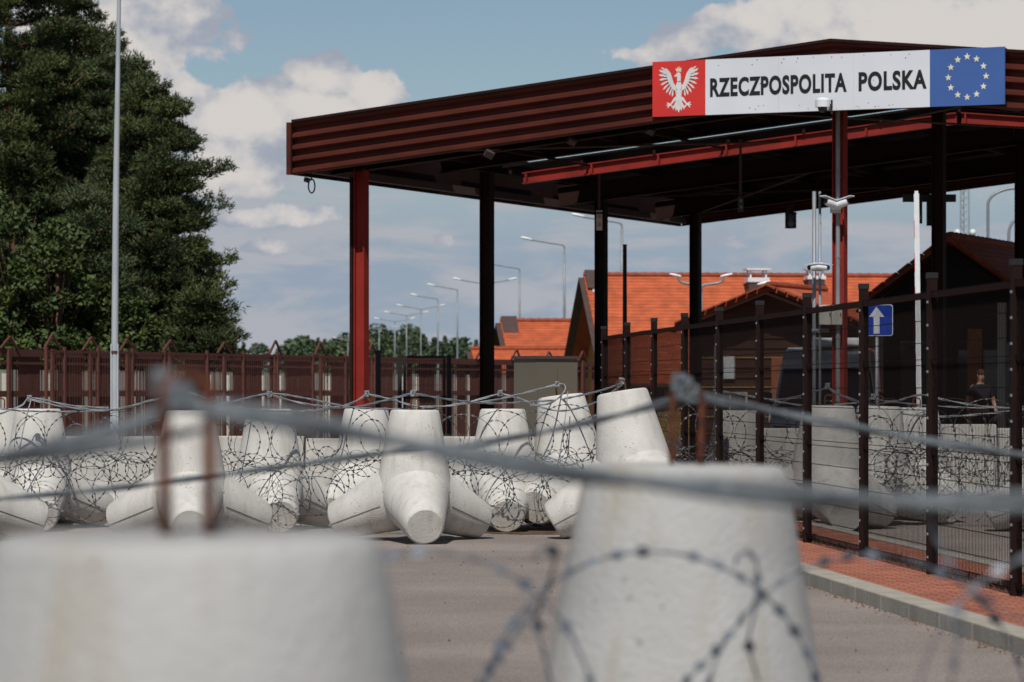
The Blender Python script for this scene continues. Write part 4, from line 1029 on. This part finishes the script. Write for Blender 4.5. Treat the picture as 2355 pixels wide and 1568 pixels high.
# lattice mast
p = P(2218, 897, 210); t = thing('lattice_mast', 'thin lattice radio mast behind the control booth roof', 'mast', (p.x, p.y, 0)); ztop = CAMH+(897-400)*210/F
q = MB(); w0 = .33
legs = [(-w0,-w0*.6),(w0,-w0*.6),(0,w0)]
for lx, ly in legs: q.tube([(lx,ly,0),(lx*.8,ly*.8,ztop)], .035, 5)
n = 34
for k in range(n):
    z0, z1 = ztop*k/n, ztop*(k+1)/n
    for j in range(3):
        a, c = legs[j], legs[(j+1)%3]; q.tube([(a[0]*.9,a[1]*.9,z0),(c[0]*.9,c[1]*.9,z1)], .016, 4)
q.build('lattice', M['galv'], t)
for s_ in (-1,1):
    q = MB(); q.sphere((s_*.5,-.3,CAMH+(897-535)*210/F), .22, 10, 6); q.build('antenna_dish', M['white'], t, smooth=True)
# twin camera pole with cabinet
p = P(1879, 897, 56); t = thing('camera_pole', 'pair of grey steel poles with two cameras and pale cabinets behind the fence', 'pole', (p.x, p.y, 0))
for s_ in (-1,1):
    q = MB(); q.tube([(s_*.05,0,0),(s_*.05,0,CAMH+(897-440)*56/F)], .024 if s_ > 0 else .034, 10); q.build('pole', M['galv'], t, smooth=True)
for x_, wd in ((.13,.22),(.32,.2)):
    q = MB(); q.box((x_,-.08,CAMH+(897-724)*56/F), (wd-.01,.2,.34)); cbx = q.build('cabinet', M['pale'], t)
    q = MB(); q.box((x_+wd*.35,-.185,CAMH+(897-724)*56/F), (.015,.02,.06)); q.build('latch', M['black'], cbx)
q = MB(); q.box((0,-.03,CAMH+(897-760)*56/F), (.4,.08,.06)); q.build('bracket', M['galv'], t)
bullet_cams('two white cameras back to back on the twin grey pole', P(1880, 612, 55.8), .95, .12)
# one-way road sign
p = P(2017, 897, 50); t = thing('road_sign', 'blue square road sign with a white up arrow on a thin pole', 'road sign', (p.x, p.y, 0)); zc_ = CAMH+(897-736)*50/F
q = MB(); q.tube([(0,0.02,0),(0,0.02,zc_+.2)], .03, 10); q.build('pole', M['galv'], t, smooth=True)
q = MB()
r_, hs = .04, .245
pts = [(sx_*(hs-r_)+r_*math.cos(a), sy_*(hs-r_)+r_*math.sin(a)) for sx_, sy_, a0 in ((1,1,0),(-1,1,PI/2),(-1,-1,PI),(1,-1,1.5*PI)) for a in [a0+k*PI/8 for k in range(5)]]
q.prism(pts, (0,-.02,zc_), (1,0,0), UP, (0,1,0), .02); plate = q.build('sign_plate', M['white'], t)
q = MB(); q.prism([(x_*.95,y_*.95) for x_, y_ in pts], (0,-.024,zc_), (1,0,0), UP, (0,1,0), .003); q.build('sign_face', M['road_blue'], plate)
q = MB(); q.prism([(-.047,-.21),(.047,-.21),(.047,.05),(.12,.05),(0,.21),(-.12,.05),(-.047,.05)], (-.01,-.029,zc_), (1,0,0), UP, (0,1,0), .003); q.build('arrow', M['white'], plate)
# raised barrier arm
p = P(2116, 897, 53); t = thing('barrier_arm', 'raised white barrier arm with red stripes standing upright', 'barrier', (p.x, p.y, 0)); z0 = 1.35; z1 = CAMH+(897-445)*53/F
q = MB(); q.box((0,0,.65), (.36,.34,1.3)); o = q.build('motor_box', M['barrier_red'], t); md = o.modifiers.new('bevel','BEVEL'); md.width = .02
q = MB(); q.box((0,0,(z0+z1)/2), (.085,.05,z1-z0)); q.box((0,0,z1+.02), (.06,.04,.05)); am = q.build('arm', M['white'], t)
q = MB()
for k in range(6): q.box((-.0405,-.0005,z0+.25+k*.55), (.008,.054,.3))
q.build('red_stripe', M['barrier_red'], am)
t.rotation_euler = (0, math.radians(-.7), math.radians(-6))

# ------------------------------------------------------------------ van
vp = P(1882, 897, 63.8); van = thing('van', 'white high roofed van facing the camera behind the mesh fence', 'van', (vp.x, vp.y, 0), math.radians(-10))
HW = .98
prof = [(0,.35),(0,.95),(.12,1.15),(.85,1.32),(1.55,2.32),(1.85,2.5),(2.4,2.58),(5.4,2.56),(5.5,2.3),(5.5,.35)]
b = MB(); 
inset = lambda z: .0 if z < 1.3 else (z-1.3)*.11
for a in (0,):
    n = len(prof); i = len(b.v)
    for s_ in (-1,1):
        for (y, z) in prof: b.v.append((s_*(HW-inset(z)), y, z))
    b.f.append(tuple(range(i, i+n))); b.f.append(tuple(range(i+n, i+2*n))[::-1]); b.mi += [0,0]
    for j in range(n): k = (j+1)%n; b.f.append((i+j, i+k, i+n+k, i+n+j)); b.mi.append(0)
body = b.build('body', M['van'], van); md = body.modifiers.new('bevel','BEVEL'); md.width = .06; md.segments = 3; md.limit_method = 'ANGLE'
def onsl(x_, f_):  # point on windscreen slope
    y = .85+(1.55-.85)*f_; z = 1.32+(2.32-1.32)*f_; return Vector((x_*(HW-inset(z)), y-.025, z+.02))
b = MB(); b.poly([onsl(-.93,.02), onsl(.93,.02), onsl(.92,.80), onsl(-.92,.80)]); b.build('windscreen', M['glass'], van)
b = MB(); b.box((.25,2.3,2.68),(1.1,.8,.18)); o = b.build('roof_unit', M['van'], van); md = o.modifiers.new('bevel','BEVEL'); md.width = .05; md.segments = 3
for s_ in (-1,1):
    b = MB(); b.poly([(s_*(HW+.004),1.15,1.38),(s_*(HW+.004),2.1,1.38),(s_*(HW-.085),2.1,2.1),(s_*(HW-.085),1.62,2.1)]); b.build('side_window', M['glass'], van)
    b = MB(); b.box((s_*.72,-.01,.88),(.34,.06,.22)); b.build('headlight', M['glass'], van)
    b = MB(); b.box((s_*1.12,1.05,1.5),(.2,.1,.32)); o = b.build('mirror', M['black'], van); md = o.modifiers.new('bevel','BEVEL'); md.width = .03
    for y in (.95, 4.4):
        b = MB(); b.tube([(s_*.78,y,.34),(s_*1.0,y,.34)], .34, 20); o = b.build('wheel', M['rubber'], van)
        c = MB(); c.tube([(s_*1.0,y,.34),(s_*1.01,y,.34)], .2, 14); c.build('rim', M['galv'], o)
b = MB(); b.box((0,-.012,.85),(.9,.05,.24)); b.build('grille', M['black'], van)
b = MB(); b.box((0,-.04,.5),(1.9,.14,.26)); b.build('bumper', M['black'], van)
b = MB(); b.box((0,-.12,.52),(.5,.02,.11)); b.build('number_plate', M['white'], van)
for s_ in (-1,1):
    b = MB(); b.tube([onsl(s_*.2,.03)+Vector((0,-.02,.02)), onsl(s_*.6,.35)+Vector((0,-.02,.02))], .012, 5); b.build('wiper', M['black'], van)

# ------------------------------------------------------------------ officer
pp = P(2255, 897, 65.5); per = thing('person', 'officer in dark short sleeved uniform standing before the control booth', 'person', (pp.x, pp.y, .34), math.radians(18))
def skin_obj(name, verts, edges, radii, m, parent, root=0, sub=2):
    me = bpy.data.meshes.new(name); me.from_pydata(verts, edges, []); o = bpy.data.objects.new(name, me); COL.objects.link(o); o.parent = parent
    sk = o.modifiers.new('skin','SKIN'); sk.use_smooth_shade = True
    for i, r in enumerate(radii): me.skin_vertices[0].data[i].radius = r if isinstance(r, tuple) else (r, r)
    me.skin_vertices[0].data[root].use_root = True
    sb = o.modifiers.new('sub','SUBSURF'); sb.levels = sb.render_levels = sub
    me.materials.append(m); return o
# skeleton: pelvis 0, waist, chest, neck base, neck, head low, head high ; arms ; legs
vs = [(0,0,.95),(0,-.01,1.12),(0,-.01,1.32),(0,0,1.46),(0,-.01,1.53),(0,-.035,1.60),(0,-.03,1.70)]
ed = [(0,1),(1,2),(2,3),(3,4),(4,5),(5,6)]
rd = [(.15,.11),(.145,.105),(.175,.12),(.10,.075),(.058,.06),(.072,.085),(.07,.085)]
for s_ in (-1,1):
    i = len(vs); vs += [(s_*.17,0,1.42),(s_*.25,.01,1.28),(s_*.30,.02,1.13),(s_*.31,-.05,1.0),(s_*.30,-.10,.90),(s_*.295,-.115,.84)]
    rd += [.068,.056,.047,.042,.032,(.042,.02)]; ed += [(2,i),(i,i+1),(i+1,i+2),(i+2,i+3),(i+3,i+4),(i+4,i+5)]
    pm = i+5
    for k, ln in enumerate((.075,.085,.08,.062)):
        j = len(vs); fx = (k-1.5)*.019
        vs += [(s_*.295+fx*.3, -.115+fx, .80),(s_*.293+fx*.3,-.118+fx,.80-ln*.55),(s_*.288+fx*.3,-.112+fx,.80-ln)]; rd += [.0095,.009,.008]; ed += [(pm,j),(j,j+1),(j+1,j+2)]
    j = len(vs); vs += [(s_*.285,-.155,.845),(s_*.28,-.17,.81)]; rd += [.011,.009]; ed += [(pm,j),(j,j+1)]
    i = len(vs); vs += [(s_*.10,0,.86),(s_*.12,-.01,.50),(s_*.125,.02,.10),(s_*.13,-.02,.045),(s_*.14,-.16,.035)]
    rd += [.10,.068,.05,.045,.04]; ed += [(0,i),(i,i+1),(i+1,i+2),(i+2,i+3),(i+3,i+4)]
body = skin_obj('body', vs, ed, rd, M['skin'], per)
# clothing as slightly larger shells over the same skeleton
vs2 = vs[:4]; ed2 = [(0,1),(1,2),(2,3)]; rd2 = [(.17,.13),(.165,.125),(.195,.14),(.115,.09)]
for s_ in (-1,1):
    i = len(vs2); vs2 += [(s_*.17,0,1.42),(s_*.245,.01,1.29),(s_*.27,.013,1.22)]; rd2 += [.085,.075,.072]; ed2 += [(2,i),(i,i+1),(i+1,i+2)]
skin_obj('shirt', vs2, ed2, rd2, M['uniform'], per)
vs3 = [(0,0,.98),(0,0,.90)]; ed3 = [(0,1)]; rd3 = [(.172,.13),(.165,.13)]
for s_ in (-1,1):
    i = len(vs3); vs3 += [(s_*.10,0,.84),(s_*.12,-.01,.50),(s_*.125,.02,.10)]; rd3 += [.118,.088,.075]; ed3 += [(1,i),(i,i+1),(i+1,i+2)]
skin_obj('trousers', vs3, ed3, rd3, M['uniform'], per)
b = MB(); b.sphere((0,-.015,1.70), .098, 14, 10, sc=(.86,1.05,.95), zmin=-.1); b.build('hair', M['hair'], per, smooth=True)
for s_ in (-1,1):
    b = MB(); b.sphere((s_*.028,-.115,1.665), .011, 8, 6); b.build('eye', M['ink'], body, smooth=True)
    b = MB(); b.sphere((s_*.078,-.02,1.65), .026, 8, 6, sc=(.4,.7,1.1)); b.build('ear', M['skin'], body, smooth=True)
b = MB(); b.poly([(-.014,-.118,1.625),(.014,-.118,1.625),(0,-.145,1.63)]); b.poly([(-.014,-.118,1.625),(0,-.145,1.63),(0,-.115,1.675)]); b.poly([(.014,-.118,1.625),(0,-.115,1.675),(0,-.145,1.63)]); b.build('nose', M['skin'], body)
b = MB(); b.box((0,-.112,1.595), (.045,.012,.01)); b.build('mouth', M['terracotta'], body)
for s_ in (-1,1):
    b = MB(); b.box((s_*.14,-.09,.05),(.1,.28,.1)); o = b.build('boot', M['black'], per); md = o.modifiers.new('bevel','BEVEL'); md.width = .03; md.segments = 3
b = MB(); b.tube([(.171*math.cos(k*PI/12),.131*math.sin(k*PI/12),.985) for k in range(25)], .022, 6, cap=False); b.build('belt', M['black'], per)

# ------------------------------------------------------------------ trees
def blades(cent, nrm, n, L, wd, spread):
    "needle tufts: n narrow triangles per centre, pointing round nrm"
    m_ = len(cent)*n; c = np.repeat(cent, n, 0); d = np.repeat(nrm, n, 0)+rng.normal(0, spread, (m_,3)); d /= np.linalg.norm(d, axis=1)[:,None]
    s = np.cross(d, rng.normal(0,1,(m_,3))); s /= np.linalg.norm(s, axis=1)[:,None]
    ln = (L*rng.uniform(.6,1.25,m_))[:,None]; c = c+rng.normal(0,.05,(m_,3))
    V = np.stack([c-s*wd, c+s*wd, c+d*ln], 1).reshape(-1,3); return V
def leaves(cent, size):
    m_ = len(cent); n = rng.normal(0,1,(m_,3)); n[:,2] = np.abs(n[:,2])+.3; n /= np.linalg.norm(n, axis=1)[:,None]
    a = np.cross(n, rng.normal(0,1,(m_,3))); a /= np.linalg.norm(a, axis=1)[:,None]; c = np.cross(n, a); s = (size*rng.uniform(.6,1.3,m_))[:,None]
    return np.stack([cent-a*s, cent+c*s*.6, cent+a*s, cent-c*s*.6], 1).reshape(-1,3)
def pine_tree(label, x, y_top, Z, R, base, material, group, prof=1., tip=.3, limbs=()):
    p = P(x, y_top, Z); H = p.z; t = thing('pine_tree', label, 'tree', (p.x, Z, 0), group=group)
    lean = rng.normal(0,.25,2)
    tr = MB(); ks = np.linspace(0,1,9); tr.tube([(lean[0]*k**2, lean[1]*k**2, H*k*.97) for k in ks], [(.24-.21*k)*H/14 for k in ks], 10)
    cen, nr = [], []
    zz = base
    todo = []
    while zz < H-.3:
        f = (zz-base)/(H-base)
        Lb = R*(tip*.8+(1-tip*.8)*(1-f**2.4))*(.78+.22*min(1, f*4+.3))*rng.uniform(.85,1.12)
        nb = rng.integers(5,8); a0 = rng.random()*6.28
        ex_ = [q for q in limbs if zz <= q[0] < zz+.7 and q not in todo]; todo += ex_
        for k in range(nb+len(ex_)):
            a = a0+k*2*PI/nb+rng.normal(0,.3); L = Lb*rng.uniform(.5,1.18); up = rng.uniform(.02,.3)*(.5+f)
            if k >= nb: a, L = ex_[k-nb][1], ex_[k-nb][2]; up = .12
            st = np.array([lean[0]*f, lean[1]*f, zz]); di = np.array([math.cos(a), math.sin(a), 0.])
            pts = [st+di*L*q+np.array([0,0,up*L*q*q-.05*L*math.sin(q*PI)]) for q in np.linspace(0,1,6)]
            tr.tube([tuple(q) for q in pts], [.05*(1-.8*q)*H/14+.008 for q in np.linspace(0,1,6)], 5)
            # flat pads of shoots along the outer part of the limb
            npd = max(2, int(L/.55))
            for j in range(npd):
                q = .38+.62*(j+.6)/npd+rng.normal(0,.03); bp_ = st+di*L*q+np.array([0,0,up*L*q*q-.05*L*math.sin(min(q,1)*PI)+.05])
                sd_ = np.array([-di[1], di[0], 0]); bp_ = bp_+sd_*rng.normal(0,.16*min(1,L))
                pr_ = rng.uniform(.34,.66)*min(1, L/1.4+.3); m_ = int(125*pr_**1.4)
                off = rng.normal(0,1,(m_,3)); off /= np.linalg.norm(off, axis=1)[:,None]; off *= rng.uniform(.25,1,(m_,1))**.5
                off[:,2] = np.where(off[:,2] < 0, off[:,2]*.35, off[:,2]); off *= np.array([pr_, pr_, pr_*.55])
                cen.append(bp_+off); nr.append(off/pr_*np.array([1.1,1.1,.8])+di*.3+np.array([0,0,.55]))
        zz += rng.uniform(.40,.68)
    # leader
    m_ = 30; cen.append(np.array([lean[0],lean[1],H-.25])+rng.normal(0,.16,(m_,3))*np.array([1,1,1.6])); nr.append(np.tile(np.array([0,0,1.]), (m_,1)))
    cen = np.concatenate(cen); nr = np.concatenate(nr); nr /= np.linalg.norm(nr, axis=1)[:,None]
    V = blades(cen, nr, 8, .145, .021, .5)
    tr.build('trunk', M['bark'], t, smooth=True)
    trimesh('crown', V, np.arange(len(V)).reshape(-1,3), M[material], t)
    return t
def leafy_tree(label, x, y_top, Z, R, group, nclump=70, per=170, flat=1.25, zlow=.6):
    p = P(x, y_top, Z); H = p.z; t = thing('broadleaf_tree', label, 'tree', (p.x, Z, 0), group=group)
    tr = MB(); tr.tube([(0,0,0),(.05,0,H*.4),(0,.05,H*.9)], [.10,.07,.02], 8); cc = []
    hz = (H-zlow)/2
    for k in range(nclump):
        d = rng.normal(0,1,3); d /= np.linalg.norm(d); q = rng.uniform(.45,1.)**.5
        c = np.array([d[0]*R*q, d[1]*R*q, zlow+hz+d[2]*hz*q*.92]); r = rng.uniform(.22,.5)
        tr.tube([(0,0,max(.5,c[2]*.6)), tuple(c)], [.016,.006], 4)
        o = rng.normal(0,1,(per,3)); o /= np.linalg.norm(o, axis=1)[:,None]; cc.append(c+o*(r*rng.uniform(.5,1.1,per)[:,None])*np.array([1.1,1.1,.75]))
    V = leaves(np.concatenate(cc), .075); tr.build('trunk', M['bark'], t, smooth=True)
    trimesh('crown', V, np.arange(len(V)).reshape(-1,4), M['leaf'], t); return t
gT = 'pines behind the left fence'
pine_tree('tallest pine cut by the upper left corner', 30, -190, 96, 3.0, 1.5, 'pine', gT)
pine_tree('tall pine with feathery top left of the grey pole', 165, -10, 99, 2.4, 1.8, 'pine', gT)
pine_tree('pine directly behind the grey pole', 262, 118, 96, 2.1, 1.5, 'pine_b', gT)
pine_tree('pine with long side branches right of the grey pole', 330, 160, 93, 1.8, 1.4, 'pine', gT, tip=.36)
pine_tree('rightmost pine bulging low toward the open sky', 388, 236, 91, 1.68, .5, 'pine', gT, tip=.28, limbs=((8.1,.05,1.55),(7.0,-.2,1.25),(5.6,.2,1.75),(3.6,-.1,2.0)))
pine_tree('dark pine low between the grey pole and the picture edge', 110, 190, 100, 2.6, 1.0, 'pine_b', gT)
pine_tree('shorter bushy pine standing in front of the pine group', 195, 425, 89, 1.7, .8, 'pine_b', gT, tip=.4)
pine_tree('small pine at the foot of the rightmost pine', 440, 560, 96, 1.0, .6, 'pine', gT, tip=.4)
pine_tree('broad pine filling the gap behind the leafy trees', 60, 60, 104, 2.6, 2.0, 'pine', gT)
pine_tree('slim pine between the grey pole and the branchy pine', 300, 130, 102, 1.9, 1.5, 'pine_b', gT)
pine_tree('full pine behind the grey pole a little lower', 225, 75, 104, 2.2, 1.5, 'pine', gT)
gB = 'leafy trees in front of the pines'
leafy_tree('light green leafy tree at the lower left edge', 30, 395, 84, 1.75, gB, 95)
leafy_tree('light green bushy tree left of the grey pole foot', 130, 470, 82, 1.35, gB, 80)
leafy_tree('low green bush right of the grey pole foot', 300, 680, 82, .95, gB, 50)
pine_tree('low ragged pine at the right end of the pine group', 470, 640, 88, .95, .3, 'pine', gT, tip=.4)
leafy_tree('low green bush between the leafy trees at left', 215, 600, 83, .9, gB, 50)
# far wood
Vs = []
for k in range(240):
    Z = rng.uniform(470, 640); x = rng.uniform(-150, 1420); p = P(x, 897, Z); hsd = rng.normal(0,1)
    prof_y = 800-22*math.exp(-((x-760)/190)**2)-38*math.exp(-((x-930)/85)**2)-10*math.exp(-((x-1060)/50)**2)
    H = CAMH+(897-prof_y)*Z/F+rng.normal(-.6,.7)
    con = rng.random() < (.75 if 880 < x < 1050 else .35); m_ = 420
    f = rng.random(m_)**.7; ang = rng.random(m_)*6.28
    rr = (H*.2*(1-f)+.15 if con else H*.24*np.sqrt(np.clip(1-(2*f-1.05)**2,0.02,1)))*rng.uniform(.5,1.08,m_)
    c = np.stack([p.x+np.cos(ang)*rr, p.y+np.sin(ang)*rr, H*(.06+.94*f)],1)
    Vs.append(leaves(c, .3 if con else .4))
V = np.concatenate(Vs); o = trimesh('far_wood', V, np.arange(len(V)).reshape(-1,4), M['far'])
tag(o, 'distant mixed wood along the horizon beyond the fence', 'wood', kind='stuff')
